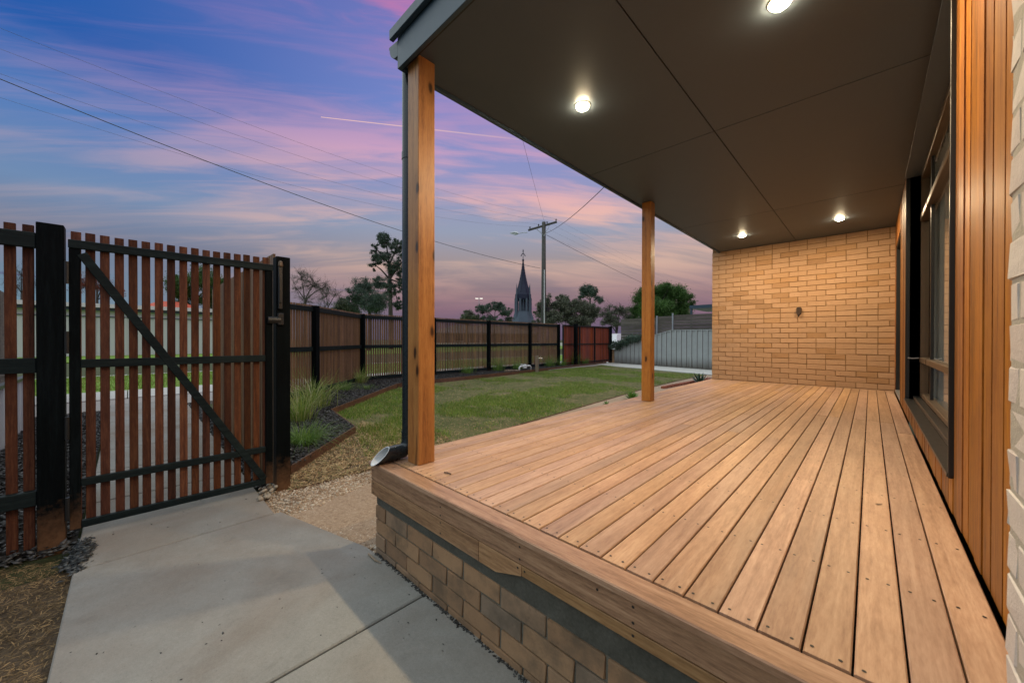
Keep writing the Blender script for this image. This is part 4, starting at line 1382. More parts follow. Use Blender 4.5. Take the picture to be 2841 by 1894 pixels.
def litter(P, zoff, ln, wd, flat=0.25):
    """short straw pieces lying about"""
    n = len(P)
    az = rng.random(n) * 2 * PI
    L = ln * (0.4 + rng.random(n))
    up = (rng.random(n) - 0.3) * flat
    c = np.column_stack([P, gz(P[:, 0]) + zoff + rng.random(n) * 0.008])
    d = np.column_stack([np.cos(az), np.sin(az), up]) * L[:, None] / 2
    s = np.column_stack([-np.sin(az), np.cos(az), (rng.random(n) - .5)]) * wd / 2
    mid = c + np.column_stack([np.zeros(n), np.zeros(n), L * 0.12 * rng.random(n)])
    V = np.stack([c - d - s, c - d + s, mid - s, mid + s, c + d], 1).reshape(-1, 3)
    o = np.arange(n)[:, None] * 5
    F = (o[:, :, None] + np.array([[0, 1, 3], [0, 3, 2], [2, 3, 4]])[None]).reshape(-1, 3)
    return V, F


VV, FF = litter(P, 0.006, 0.05, 0.004)
P2 = sample([(-3.57, 0.97), (-3.95, 1.04), (-5.06, 2.11), (-5.6, 2.5), (-4.6, 3.0), (-3.72, 2.9), (-3.58, 1.7)], 9500, lambda q: np.clip(1.3 - (q[:, 1] - 1.0) * 0.5, 0.1, 1) * (0.3 + 0.7 * vnoise(q, 5.0, 21)))
V2, F2 = litter(P2, 0.016, 0.075, 0.0055, 0.9)
P3 = sample([(-3.4, -0.17), (-2.1, -0.20), (-1.5, -0.9), (-3.7, -0.9)], 12000)
P3[:, 1] -= np.abs(rng.normal(0, 0.03, len(P3)))
V3, F3 = litter(P3, 0.010, 0.034, 0.0026, 0.4)
fast_mesh('dry_straw', np.vstack([VV, V2]), np.vstack([FF, F2 + len(VV)]), MT['straw_light'], kind='stuff')['label'] = 'bleached dry straw between the garden edging and the gravel'
fast_mesh('dry_straw', V3, F3, MT['straw'], kind='stuff')['label'] = 'dark dry cut grass on the bare soil beside the path'
# a few green shoots at the lawn corner and in the dry strip
P = np.vstack([sample([(-4.2, 2.2), (-5.2, 2.3), (-5.4, 2.9), (-4.3, 2.9)], 900), rng.normal((-5.0, 2.35), (0.12, 0.12), (260, 2)), rng.normal((-4.6, 2.1), (0.25, 0.2), (120, 2))])
V, F = blades(P, gz(P[:, 0]), 0.10, 0.006, 0.5)
fast_mesh('weedy_grass', V, F, MT['grass'], kind='stuff')['label'] = 'longer weedy grass at the corner of the bed'
# verge grass outside
P = np.column_stack([rng.uniform(-17.2, -12.2, 26000), rng.uniform(-4, 13, 26000)])
V, F = blades(P, np.full(len(P), ZS + 0.015), 0.07, 0.014, 0.5, 1)
fast_mesh('verge_grass', V, F, MT['grass'], kind='stuff')['label'] = 'green grass of the street verge'


def chunks(P, z, size, flat=0.4, elong=2.2):
    """irregular little stones or chips: squashed octahedra"""
    n = len(P)
    az = rng.random(n) * 2 * PI
    tl = (rng.random(n) - .5) * 1.0
    a = size * (0.45 + rng.random(n)) * elong / 2
    b = size * (0.45 + rng.random(n)) / 2
    c = size * flat * (0.5 + rng.random(n)) / 2
    ex = np.column_stack([np.cos(az) * np.cos(tl), np.sin(az) * np.cos(tl), np.sin(tl)])
    ey = np.column_stack([-np.sin(az), np.cos(az), np.zeros(n)])
    ez = np.cross(ex, ey)
    o = np.column_stack([P, z + c * 0.5])
    j = lambda: (1 + rng.normal(0, 0.18, n))[:, None]
    V = np.stack([o + ex * a[:, None] * j(), o - ex * a[:, None] * j(), o + ey * b[:, None] * j(), o - ey * b[:, None] * j(), o + ez * c[:, None], o - ez * c[:, None]], 1).reshape(-1, 3)
    T = np.array([[0, 2, 4], [2, 1, 4], [1, 3, 4], [3, 0, 4], [2, 0, 5], [1, 2, 5], [3, 1, 5], [0, 3, 5]])
    F = ((np.arange(n) * 6)[:, None, None] + T[None]).reshape(-1, 3)
    return V, F


P = sample(BED, 15000, lambda q: np.clip(5.0 / np.hypot(q[:, 0], q[:, 1]), 0.15, 1) ** 1.5)
V, F = chunks(P, gz(P[:, 0]) + BEDH + rng.random(len(P)) * 0.02, 0.030, 0.35, 2.3)
Pb = np.vstack([np.column_stack([rng.uniform(-9, -3.78, 1800), rng.uniform(0.76, 0.89, 1800)]), np.column_stack([rng.uniform(-9, -3.5, 5200), rng.uniform(-0.95, -0.24, 5200)])])
V2, F2 = chunks(Pb, gz(Pb[:, 0]) + 0.025 + rng.random(len(Pb)) * 0.018, 0.026, 0.4, 2.0)
fast_mesh('mulch', np.vstack([V, V2]), np.vstack([F, F2 + len(V)]), MT['chips'], kind='stuff')['label'] = 'black bark mulch on the garden bed and path border'


def grav_density(q):
    d = np.hypot(q[:, 0], q[:, 1])
    e = np.clip(1.2 - np.abs(q[:, 1] - 0.9) * 0.35, 0.25, 1)
    return np.clip(3.3 / d, 0.1, 1) ** 1.6 * e


P = sample(GRAVEL, 12000, grav_density)
V, F = chunks(P, gz(P[:, 0]) + 0.006, 0.011, 0.7, 1.25)
Pn = sample([(-3.19, 0.78), (-3.58, 1.0), (-3.60, 1.66), (-3.80, 3.6), (-2.25, 3.6), (-2.25, 1.05)], 9000, lambda q: np.clip(2.4 / (q[:, 1] + 1.2), 0.1, 1) * (0.25 + 0.75 * vnoise(q, 3.0, 9)))
V4, F4 = chunks(Pn, gz(Pn[:, 0]) + 0.007, 0.014, 0.6, 1.3)
Pe = sample([(-3.72, 0.78), (-3.72, 0.98), (-3.58, 1.0), (-3.60, 1.75), (-3.35, 1.7), (-3.1, 1.0), (-3.15, 0.78)], 1300)
V2, F2 = chunks(Pe, gz(Pe[:, 0]) + 0.008, 0.022, 0.7, 1.25)
Pc = np.column_stack([rng.uniform(-2.28, -2.18, 160), rng.uniform(1.03, 1.35, 160)])
V3, F3 = chunks(Pc, gz(Pc[:, 0]) + 0.01, 0.02, 0.7, 1.3)
fast_mesh('gravel', np.vstack([V, V2, V3, V4]), np.vstack([F, F2 + len(V), F3 + len(V) + len(V2), F4 + len(V) + len(V2) + len(V3)]), MT['pebbles'], kind='stuff')['label'] = 'crushed stone gravel of the side path'
P = rng.normal((-3.42, -0.19), (0.10, 0.035), (420, 2))
V, F = chunks(P, gz(P[:, 0]) + 0.02 + 0.03 * rng.random(len(P)) * np.exp(-((P[:, 1] + .19) / .05) ** 2), 0.028, 0.22, 1.7)
fast_mesh('slate_chips', V, F, MT['slate'], kind='stuff')['label'] = 'small heap of dark slate chips at the hinge post'
# grit and tiny leaf bits on the concrete
P = sample([(-4.2, -0.2), (0.8, -0.8), (0.8, 1.0), (-2.2, 1.0), (-3.2, 0.75), (-4.2, 0.72)], 260)
V, F = chunks(P, gz(P[:, 0]) + 0.037, 0.006, 0.35, 2.2)
P2 = np.column_stack([rng.uniform(-2.15, 0.1, 700), 1.046 - np.abs(rng.normal(0, 0.008, 700))])
V2, F2 = chunks(P2, gz(P2[:, 0]) + 0.036, 0.010, 0.6, 1.4)
fast_mesh('path_grit', np.vstack([V, V2]), np.vstack([F, F2 + len(V)]), MT['chips'], kind='stuff')['label'] = 'dark grit and leaf crumbs on the concrete path'

# river pebbles by the latch post
pebm = []
for k in range(4):
    mb = MB().lathe((0, 0, 0), [(0.004, -0.5), (0.30, -0.42), (0.48, -0.12), (0.49, 0.1), (0.33, 0.4), (0.06, 0.5)], 10)
    mb.V = [tuple(np.array(v) * (1.0, 0.72, 0.55) * (1 + 0.0)) for v in mb.V]
    pebm.append(mesh_of('pebble', mb, MT['stone'], True))
for k in range(20):
    x = -3.58 + random.uniform(-0.16, 0.10)
    y = 0.795 + random.uniform(-0.055, 0.075) - (x + 3.58) * 0.2
    s = random.uniform(0.034, 0.062)
    o = inst('river_pebble', random.choice(pebm), (x, y, gzf(x) + 0.03 + s * 0.22 + (0.02 if k % 4 == 0 else 0)), None, (random.uniform(-.4, .4), random.uniform(-.4, .4), random.uniform(0, 6)), (s, s, s))
    tag(o, 'smooth rounded river pebble heaped at the foot of the latch post', 'pebble', 'river pebbles at the gate')

# fallen leaves and twigs, one by one
def leaf(x, y, z, s, rot, lab, name='fallen_leaf', cat='leaf'):
    mb = MB()
    w_ = 0.34
    pts = [(-1, 0, 0.06), (-0.4, w_, 0.0), (0.35, w_ * 0.8, 0.03), (1, 0, 0.14), (0.35, -w_ * 0.8, 0.05), (-0.4, -w_, 0.10)]
    mb.add([tuple(np.array(p) * s) for p in pts] + [tuple(np.array((0, 0, 0.0)) * s)], [(i, (i + 1) % 6, 6) for i in range(6)])
    o = part(name, mb, MT['leaf_dead'], origin=(0, 0, 0))
    o.location = (x, y, z)
    o.rotation_euler = (random.uniform(-.1, .1), random.uniform(-.1, .1), rot)
    return tag(o, lab, cat)


leaf(-3.42, 0.05, -0.545, 0.030, 0.9, 'curled brown leaf on the concrete just inside the gate')
leaf(-1.62, 0.18, -0.546, 0.013, 2.1, 'tiny dark leaf speck in the middle of the concrete slab')
leaf(0.03, 2.35, 0.003, 0.016, 0.5, 'small dark leaf on the deck board by the timber cladding')
leaf(-1.99, 1.075, 0.003, 0.013, 1.2, 'reddish leaf scrap on the nosing board by the corner post')
tw = part('twig', MB().tube([(-1.70, 1.22, 0.004), (-1.678, 1.225, 0.006), (-1.655, 1.232, 0.004)], 0.0035, 6), MT['leaf_dead'])
tag(tw, 'short dark twig lying on the deck boards beside the corner post', 'twig')
tw = part('twig', MB().tube([(-2.16, 1.0, -0.543), (-2.06, 0.995, -0.538), (-2.02, 1.01, -0.543)], [0.006, 0.005, 0.003], 6), MT['tan_wood'])
tag(tw, 'pale bleached stick on the concrete at the plinth corner', 'twig')
tw = part('twig', MB().tube([(-1.12, 0.62, -0.546), (-1.08, 0.68, -0.543), (-1.10, 0.74, -0.545), (-1.07, 0.80, -0.546)], 0.0018, 5), MT['tan_wood'])
tag(tw, 'thin curved straw stem lying across the front concrete slab', 'twig')

# ------------------------------------------------------------------ PLANTS
def tussock(x, y, h, n, spread, mat, name, lab, cat='plant', group=None, lean=0.9, wd=0.006, z=None, segs=4):
    P = np.array([x, y]) + rng.normal(0, spread, (n, 2))
    zz = (gzf(x) + BEDH if z is None else z)
    az = np.arctan2(P[:, 1] - y, P[:, 0] - x) + rng.normal(0, 0.5, n)
    face = az + PI / 2 + rng.normal(0, 0.3, n)
    hh = h * (0.45 + 0.75 * rng.random(n))
    ln = lean * (0.15 + rng.random(n))
    base = np.column_stack([P, np.full(n, zz)])
    dv = np.column_stack([np.cos(az), np.sin(az), np.zeros(n)])
    sv = np.column_stack([np.cos(face), np.sin(face), np.zeros(n)])
    V = []
    for s in range(segs + 1):
        t = s / segs
        c = base + dv * (ln * hh * t ** 1.7)[:, None]
        c[:, 2] = zz + hh * (t - 0.55 * ln * t ** 2.6)
        ww = wd * (1 - t * 0.9) * (0.6 + 0.4 * min(1, t * 4))
        if s < segs:
            V += [c - sv * ww / 2, c + sv * ww / 2]
        else:
            V.append(c)
    m = 2 * segs + 1
    V = np.stack(V, 1).reshape(-1, 3)
    tr = []
    for s in range(segs - 1):
        tr += [[2 * s, 2 * s + 1, 2 * s + 3], [2 * s, 2 * s + 3, 2 * s + 2]]
    tr.append([2 * segs - 2, 2 * segs - 1, 2 * segs])
    F = ((np.arange(n) * m)[:, None, None] + np.array(tr)[None]).reshape(-1, 3)
    o = fast_mesh(name, V - np.array([x, y, zz]), F, mat)
    o.location = (x, y, zz)
    return tag(o, lab, cat, group)


def bedpoint(px_, py_):
    d = CF + CR * (px_ - 1420.5) / FPX + CU * (947 - py_) / FPX
    z = -0.4
    for _ in range(12):
        t = (z - CAMH) / d[2]
        z = gzf(d[0] * t) + BEDH
    return d[0] * t, d[1] * t


for (a, b, h, n_, sp_, mt_, ln_, wd_, nm_, lab) in [
        (868, 1128, 0.74, 300, 0.12, 'tuss', 1.2, 0.012, 'tussock_grass', 'biggest arching tussock with pale bleached blades behind the latch post'),
        (832, 1166, 0.54, 260, 0.09, 'tuss', 0.9, 0.011, 'tussock_grass', 'upright bright green tussock close behind the latch post'),
        (842, 1232, 0.36, 420, 0.08, 'tuss2', 1.6, 0.006, 'tussock_grass', 'fine low mop of grass at the front corner of the mulch bed'),
        (1000, 1062, 0.58, 240, 0.07, 'tuss', 1.1, 0.008, 'tussock_grass', 'tussock with splayed blades in front of the fence bend post'),
        (955, 1082, 0.34, 240, 0.09, 'tuss2', 1.3, 0.005, 'tussock_grass', 'soft low tussock between the biggest tussock and the fence bend'),
        (1018, 1078, 0.15, 140, 0.12, 'tuss2', 1.3, 0.005, 'ground_cover', 'small flat green clump on the mulch below the splayed tussock'),
        (1088, 1046, 0.34, 170, 0.08, 'tuss2', 1.2, 0.007, 'tussock_grass', 'small tussock half hidden by the downpipe')]:
    x, y = bedpoint(a, b)
    tussock(x, y, h, n_, sp_, MT[mt_], nm_, lab, lean=ln_, wd=wd_)
SMALL = [(1250, 1030, 0.28, 'first little green tussock along the fence to the right of the corner post'), (1312, 1022, 0.42, 'fuller green tussock standing before the rusty clump'),
         (1392, 1020, 0.30, 'low soft tussock between the rusty clump and the water meter'), (1428, 1010, 0.42, 'tall thin tussock against the slats before the water meter'),
         (1537, 1012, 0.32, 'low green tussock just past the garden tap'), (1552, 1008, 0.55, 'tall spiky tussock near the driveway gate'),
         (1611, 1008, 0.30, 'last little tussock in front of the red driveway gate')]


for (a, b, h, lab) in SMALL:
    x, y = bedpoint(a, b)
    tussock(max(x, -9.55), y, h * 1.45, 190, 0.10, MT['tuss2'], 'tussock_grass', lab, lean=0.95, wd=0.008)
x, y = bedpoint(1350, 1021)
tussock(x, y, 0.26, 150, 0.10, MT['tuss_red'], 'tussock_grass', 'rusty brown dead grass clump at the foot of a fence post', lean=1.1, wd=0.008)
# agave by the deck
def rosette(x, y, z, n, L, wd, mat, name, lab, cat, up=(0.4, 1.3)):
    V, F = [], []
    for i in range(n):
        a = i * 2.4 + random.uniform(-.2, .2)
        e = up[0] + (up[1] - up[0]) * (i / max(1, n - 1))
        l = L * random.uniform(0.8, 1.1)
        for s in range(5):
            t = s / 4
            r = l * t * math.cos(e) * (1 + 0.1 * t)
            hz = l * t * math.sin(e)
            ww = wd * (0.7 + 1.2 * t * (1 - t)) * (1 - t ** 4) / 2
            c = np.array([math.cos(a) * r, math.sin(a) * r, hz])
            sd = np.array([-math.sin(a), math.cos(a), 0]) * ww
            V += [c - sd, c + sd]
        o = i * 10
        F += [(o + 2 * s, o + 2 * s + 1, o + 2 * s + 3, o + 2 * s + 2) for s in range(4)]
    o = fast_mesh(name, np.array(V), np.array(F), mat)
    o.location = (x, y, z)
    return tag(o, lab, cat)


rosette(-3.62, 11.75, gzf(-3.6), 26, 0.42, 0.055, MT['agave'], 'agave', 'dark spiky agave beside the red brick edging', 'plant', (0.35, 1.35))
ag = rosette(-3.70, 7.55, gzf(-3.7), 70, 0.24, 0.030, MT['succ'], 'succulent', 'bright green bushy succulent on the gravel beside the middle post', 'plant', (0.25, 1.45))
rosette(-3.80, 6.66, gzf(-3.8), 18, 0.10, 0.03, MT['succ'], 'weed', 'tiny green weed sprouting from the gravel', 'plant', (0.3, 1.2))

# trees
def branches(segs, p, d, L, r, lev, spread=0.55, up=0.15, kids=(2, 3), shrink=0.74):
    """random branching skeleton as tapered tubes; tips are returned"""
    tips = []
    q = p
    pts, rad = [p], [r]
    k = 3
    for i in range(k):
        d = d + np.array([rng.normal(0, .12), rng.normal(0, .12), rng.normal(0, .08) + up * 0.25])
        d /= np.linalg.norm(d)
        q = q + d * L / k
        pts.append(q)
        rad.append(r * (1 - 0.38 * (i + 1) / k))
    segs.append((pts, rad))
    if lev == 0:
        return [q]
    for i in range(rng.integers(kids[0], kids[1] + 1)):
        a = rng.normal(0, 1, 3)
        a -= d * np.dot(a, d)
        a /= np.linalg.norm(a) + 1e-9
        nd = d + a * spread * (0.7 + 0.6 * rng.random())
        nd[2] += up
        nd /= np.linalg.norm(nd)
        tips += branches(segs, pts[-1] if i else pts[-2] * 0.3 + pts[-1] * 0.7, nd, L * shrink * (0.8 + 0.4 * rng.random()), rad[-1] * 0.72, lev - 1, spread, up, kids, shrink)
    return tips


def leaves_at(C, R, n, size, droop=0.3):
    """n leaf quads gathered round clump centres C (m,3) with radii R"""
    k = rng.integers(0, len(C), n)
    off = rng.normal(0, 1, (n, 3))
    off *= 0.52
    c = C[k] + off * R[k][:, None] * np.array([1, 1, 0.75])
    a = rng.normal(0, 1, (n, 3))
    a[:, 2] -= droop * 2
    a /= np.linalg.norm(a, axis=1)[:, None]
    b = np.cross(a, rng.normal(0, 1, (n, 3)))
    b /= np.linalg.norm(b, axis=1)[:, None]
    s = size * (0.6 + 0.8 * rng.random(n))[:, None]
    V = np.stack([c - a * s, c + b * s * 0.42, c + a * s, c - b * s * 0.42], 1).reshape(-1, 3)
    F = np.arange(4 * n).reshape(n, 4)
    return V, F


def tree(name, lab, base, trunk_h, trunk_r, lean, blobs, nleaf, size, mat, cat='tree', clump=0.26, clumps=16, group=None, lev=2, bark='bark', bare=False):
    """base on the ground; blobs = [(centre xyz, radius xyz)] the crown is spread through"""
    base = np.array(base, float)
    t = thing(name, lab, cat, base, group)
    segs = []
    top = base + np.array([lean[0], lean[1], trunk_h])
    mid = base * 0.5 + top * 0.5 + np.array([lean[0] * -0.15, lean[1] * -0.15, 0])
    segs.append(([base, base * 0.75 + mid * 0.25, mid, top], [trunk_r * 1.25, trunk_r, trunk_r * 0.85, trunk_r * 0.62]))
    Cs, Rs = [], []
    W = np.array([b[1][0] * b[1][1] * b[1][2] for b in blobs])
    W = W / W.sum()
    for (c, r), wgt in zip(blobs, W):
        c, r = np.array(c, float), np.array(r, float)
        st = mid * 0.35 + top * 0.65 if c[2] < top[2] + 0.5 else top
        bend = st * 0.45 + c * 0.55 + np.array([0, 0, 0.1 * np.linalg.norm(c - st)])
        br = trunk_r * 0.42
        segs.append(([st, bend, c + np.array([0, 0, r[2] * 0.2])], [br, br * 0.7, br * 0.35]))
        m = max(4, int(clumps * len(blobs) * wgt * (2.2 if mat is MT['leaf_gum'] else 1.5)))
        for i in range(m):
            o = rng.normal(0, 1, 3)
            o /= np.linalg.norm(o)
            o *= rng.random() ** 0.42
            cc = c + o * r * 0.92
            Cs.append(cc)
            Rs.append(min(r) * clump * (0.6 + 0.9 * rng.random()) * (1.1 if mat is MT['leaf_gum'] else 1.4))
            if i % 2 == 0 or bare:
                segs.append(([c * 0.65 + bend * 0.35, (c + cc) / 2 + rng.normal(0, .08, 3) * r, cc], [br * 0.36, br * 0.22, br * 0.08]))
                if bare:
                    for _ in range(5):
                        e = cc + rng.normal(0, 0.33, 3) * r + np.array([0, 0, 0.12 * r[2]])
                        segs.append(([(c + cc) / 2, (cc * 0.7 + e * 0.3) + rng.normal(0, .05, 3) * r, e], [br * 0.16, br * 0.10, br * 0.045]))
                        for __ in range(3):
                            e2 = e + rng.normal(0, 0.16, 3) * r
                            segs.append(([(cc * .4 + e * .6), e2], [br * 0.07, br * 0.03]))
    mb = MB()
    for pts, rad in segs[:1]:
        mb.tube(pts, rad, 9)
    part('trunk', mb, MT[bark], t, smooth=True)
    mb = MB()
    for pts, rad in segs[1:]:
        mb.tube(pts, rad, 4, cap=False)
    part('limbs', mb, MT[bark], t)
    if nleaf:
        V, F = leaves_at(np.array(Cs), np.array(Rs), int(nleaf * (1.6 if bare else 3.4)), size * (0.46 if mat is MT['leaf_gum'] else 0.60))
        fast_mesh('crown', V, F, mat, t)
    return t


def pblobs(lst, depth, dr=0.8):
    """crown masses surveyed as (px, py, rx, ry) in the photo at a distance"""
    out = []
    for (a, b, rx, ry) in lst:
        c = at(a, b, depth + rng.normal(0, 0.02 * depth))
        k = depth / FPX
        out.append((c, (rx * k, rx * k * dr, ry * k)))
    return out


def gbase(px_, depth):
    p = at(px_, 947, depth)
    return (p[0], p[1], ZS - 0.1)


D = 46
tree('gum_tree', 'tall open gum tree rising beyond the fence beside the downpipe', gbase(1085, D), at(1078, 730, D)[2] - ZS, 0.30, (-0.4, 0, 0),
     pblobs([(1068, 668, 34, 22), (1040, 690, 20, 16), (1104, 690, 26, 30), (1060, 716, 34, 20), (1036, 735, 18, 18), (1095, 742, 30, 28), (1110, 790, 22, 34), (1078, 800, 26, 34), (1128, 720, 24, 40), (1105, 845, 25, 20)], D), 11500, 0.15, MT['leaf_gum'], clump=0.24, clumps=14)
tree('bush_tree', 'rounded dense tree at the foot of the tall gum', gbase(1025, 40), at(1020, 830, 40)[2] - ZS, 0.2, (0, 0, 0),
     pblobs([(1010, 795, 36, 30), (1050, 785, 28, 24), (995, 830, 34, 34), (1040, 840, 46, 34), (975, 815, 18, 20)], 40), 11000, 0.13, MT['leaf_gum'], clump=0.3, clumps=16)
tree('bush_tree', 'low olive coloured bush left of the dense tree', gbase(955, 42), at(955, 860, 42)[2] - ZS, 0.12, (0, 0, 0),
     pblobs([(955, 850, 26, 24), (935, 865, 22, 16), (982, 862, 22, 20)], 42), 3600, 0.13, MT['leaf_grey'], clump=0.3, clumps=14)
tree('bare_tree', 'bare branched tree behind the gate post against the dusk sky', gbase(845, 34), at(845, 830, 34)[2] - ZS, 0.13, (0.1, 0, 0),
     pblobs([(835, 770, 34, 28), (872, 790, 40, 34), (900, 800, 26, 24), (820, 800, 26, 26), (850, 835, 36, 20)], 34), 900, 0.09, MT['leaf_gum'], clumps=9, bare=True)
tree('bare_tree', 'smaller bare twiggy tree next to the olive bush', gbase(910, 38), at(912, 850, 38)[2] - ZS, 0.10, (0, 0, 0),
     pblobs([(905, 820, 34, 26), (935, 815, 26, 24), (900, 848, 28, 20)], 38), 700, 0.09, MT['leaf_gum'], clumps=8, bare=True)
D = 60
tree('gum_tree', 'low spreading gum tree left of the church tower', gbase(1372, D), at(1372, 880, D)[2] - ZS, 0.22, (0, 0, 0),
     pblobs([(1340, 858, 26, 16), (1375, 850, 34, 14), (1405, 866, 24, 18), (1352, 885, 24, 16), (1415, 892, 18, 16), (1380, 892, 18, 14)], D), 6500, 0.17, MT['leaf_gum'], clump=0.28, clumps=14)
tree('gum_tree', 'small gum tree left of the spreading gum', gbase(1298, D), at(1298, 890, D)[2] - ZS, 0.16, (0, 0, 0),
     pblobs([(1300, 876, 26, 14), (1283, 890, 20, 12), (1322, 886, 18, 14)], D), 2600, 0.17, MT['leaf_grey'], clump=0.28, clumps=14)
D = 38
tree('bush_tree', 'wispy grey green tree directly right of the power pole', gbase(1530, D), at(1530, 865, D)[2] - ZS, 0.13, (0, 0, 0),
     pblobs([(1520, 838, 24, 22), (1500, 862, 24, 26), (1548, 850, 26, 28), (1525, 885, 34, 26), (1490, 895, 18, 14)], D), 5200, 0.12, MT['leaf_grey'], clump=0.26, clumps=16)
tree('bush_tree', 'wide grey green tree in the middle of the hedge of trees', gbase(1595, 42), at(1595, 865, 42)[2] - ZS, 0.16, (0, 0, 0),
     pblobs([(1572, 832, 26, 20), (1600, 850, 34, 26), (1570, 872, 34, 30), (1630, 872, 36, 30), (1605, 895, 40, 20), (1650, 860, 22, 22)], 42), 9000, 0.13, MT['leaf_grey'], clump=0.27, clumps=17)
tree('gum_tree', 'dark topped gum standing above the grey green trees', gbase(1637, 55), at(1637, 830, 55)[2] - ZS, 0.2, (0, 0, 0),
     pblobs([(1628, 806, 22, 17), (1648, 812, 15, 14), (1612, 822, 12, 10), (1662, 832, 14, 12)], 55), 4200, 0.16, MT['leaf_gum'], clump=0.34, clumps=15)
tree('bare_tree', 'round headed thin leaved tree with leaning dark limbs by the driveway gate', gbase(1703, 30), at(1700, 905, 30)[2] - ZS, 0.14, (0.3, 0, 0),
     pblobs([(1690, 870, 28, 22), (1720, 862, 26, 22), (1738, 885, 20, 22), (1705, 892, 26, 18), (1678, 890, 16, 16)], 30), 5200, 0.075, MT['leaf_grey'], clump=0.26, clumps=12, bare=True)
tree('leafy_tree', 'full bright green tree behind the middle veranda post', gbase(1830, 30), at(1830, 850, 30)[2] - ZS, 0.2, (0, 0, 0),
     pblobs([(1790, 835, 32, 34), (1835, 815, 36, 28), (1875, 815, 32, 26), (1905, 838, 24, 26), (1770, 870, 28, 34), (1825, 860, 44, 34), (1880, 862, 36, 30), (1760, 895, 22, 18), (1855, 805, 22, 20), (1800, 890, 40, 22)], 30), 30000, 0.085, MT['leaf_green'], clump=0.30, clumps=20)
tree('leafy_tree', 'dark green tree seen through the gate slats above the shed', gbase(535, 66), at(535, 810, 66)[2] - ZS, 0.3, (0, 0, 0),
     pblobs([(500, 790, 40, 30), (560, 775, 44, 32), (600, 800, 34, 32), (520, 825, 50, 28), (585, 835, 40, 24)], 66), 9000, 0.22, MT['leaf_green'], clump=0.3, clumps=14)
tree('autumn_tree', 'red leaved autumn tree seen through the slats at the hinge side', gbase(270, 46), at(270, 800, 46)[2] - ZS, 0.16, (0, 0, 0),
     pblobs([(245, 790, 34, 26), (285, 800, 36, 26), (215, 780, 26, 30), (320, 815, 26, 18), (262, 765, 28, 18)], 46), 2600, 0.13, MT['leaf_red'], clump=0.3, clumps=10, bare=True)
tree('bare_tree', 'bare twiggy tree glimpsed through the fence beside the hinge post', gbase(60, 44), at(60, 810, 44)[2] - ZS, 0.12, (0, 0, 0),
     pblobs([(40, 790, 34, 34), (85, 780, 34, 38), (60, 760, 30, 30)], 44), 250, 0.1, MT['leaf_gum'], clumps=8, bare=True)
# creeper over the steel fence
C, R = [], []
for i in range(46):
    x = rng.uniform(-9.7, -7.9)
    C.append((x, 17.36 + rng.normal(0, 0.14), ztop(x) + 0.07 + rng.normal(0, 0.07) - (0.12 if x < -9.0 and i % 3 == 0 else 0)))
    R.append(0.16)
V, F = leaves_at(np.array(C), np.array(R), 6500, 0.035)
cr_ = thing('creeper', 'dark creeper spilling over the low end of the steel fence', 'plant', (-8.8, 17.36, 0.4))
fast_mesh('foliage', V, F, MT['leaf_gum'], cr_)
mb = MB()
for i in range(10):
    x = rng.uniform(-9.6, -8.0)
    mb.tube([(x, 17.40, gzf(x)), (x + rng.normal(0, .1), 17.42, 0.0), (x + rng.normal(0, .2), 17.40, ztop(x) + 0.05)], 0.010, 5)
part('stems', mb, MT['bark'], cr_)

# ------------------------------------------------------------------ GARDEN TAP AND WATER METER
tp = thing('garden_tap', 'chrome tap on a pale timber stake at the edge of the mulch bed', 'tap', (-8.86, 10.5, -0.46))
part('stake', MB().box((-8.91, 10.45, -0.5), (-8.82, 10.54, 0.155), 0.004), MT['tan_wood'], tp)
part('riser', MB().tube([(-8.80, 10.52, -0.45), (-8.80, 10.52, 0.05)], 0.012, 8), MT['chrome'], tp)
t_ = MB().tube([(-8.80, 10.52, 0.05), (-8.77, 10.56, 0.07), (-8.72, 10.62, 0.06), (-8.71, 10.64, 0.00)], [0.014, 0.02, 0.018, 0.016], 8)
part('spout', t_, MT['chrome'], tp)
part('handle', MB().lathe((-8.76, 10.575, 0.10), [(0.008, -0.03), (0.009, 0.02), (0.034, 0.022), (0.034, 0.036), (0.006, 0.04)], 8), MT['chrome'], tp)
wm = thing('water_meter', 'white water meter and bent pipes low in the mulch bed', 'meter', (-9.1, 10.2, -0.38))
part('pipework', MB().tube([(-9.1, 9.80, -0.40), (-9.1, 9.80, -0.26), (-9.1, 9.86, -0.22), (-9.1, 10.36, -0.22), (-9.1, 10.42, -0.26), (-9.1, 10.42, -0.42)], 0.032, 10), MT['pipe_white'], wm, smooth=True)
part('meter_body', MB().lathe((-9.1, 10.08, -0.24), [(0.05, -0.07), (0.085, -0.05), (0.085, 0.05), (0.06, 0.07), (0.06, 0.085)], 12), MT['pipe_white'], wm)
part('valve', MB().lathe((-9.1, 9.92, -0.19), [(0.03, -0.02), (0.035, 0.03), (0.012, 0.04), (0.045, 0.045), (0.045, 0.055)], 10), MT['pipe_white'], wm)
part('lying_pipe', MB().tube([(-9.1, 9.80, -0.36), (-9.25, 9.2, -0.345)], 0.022, 8), MT['tan_wood'], wm)

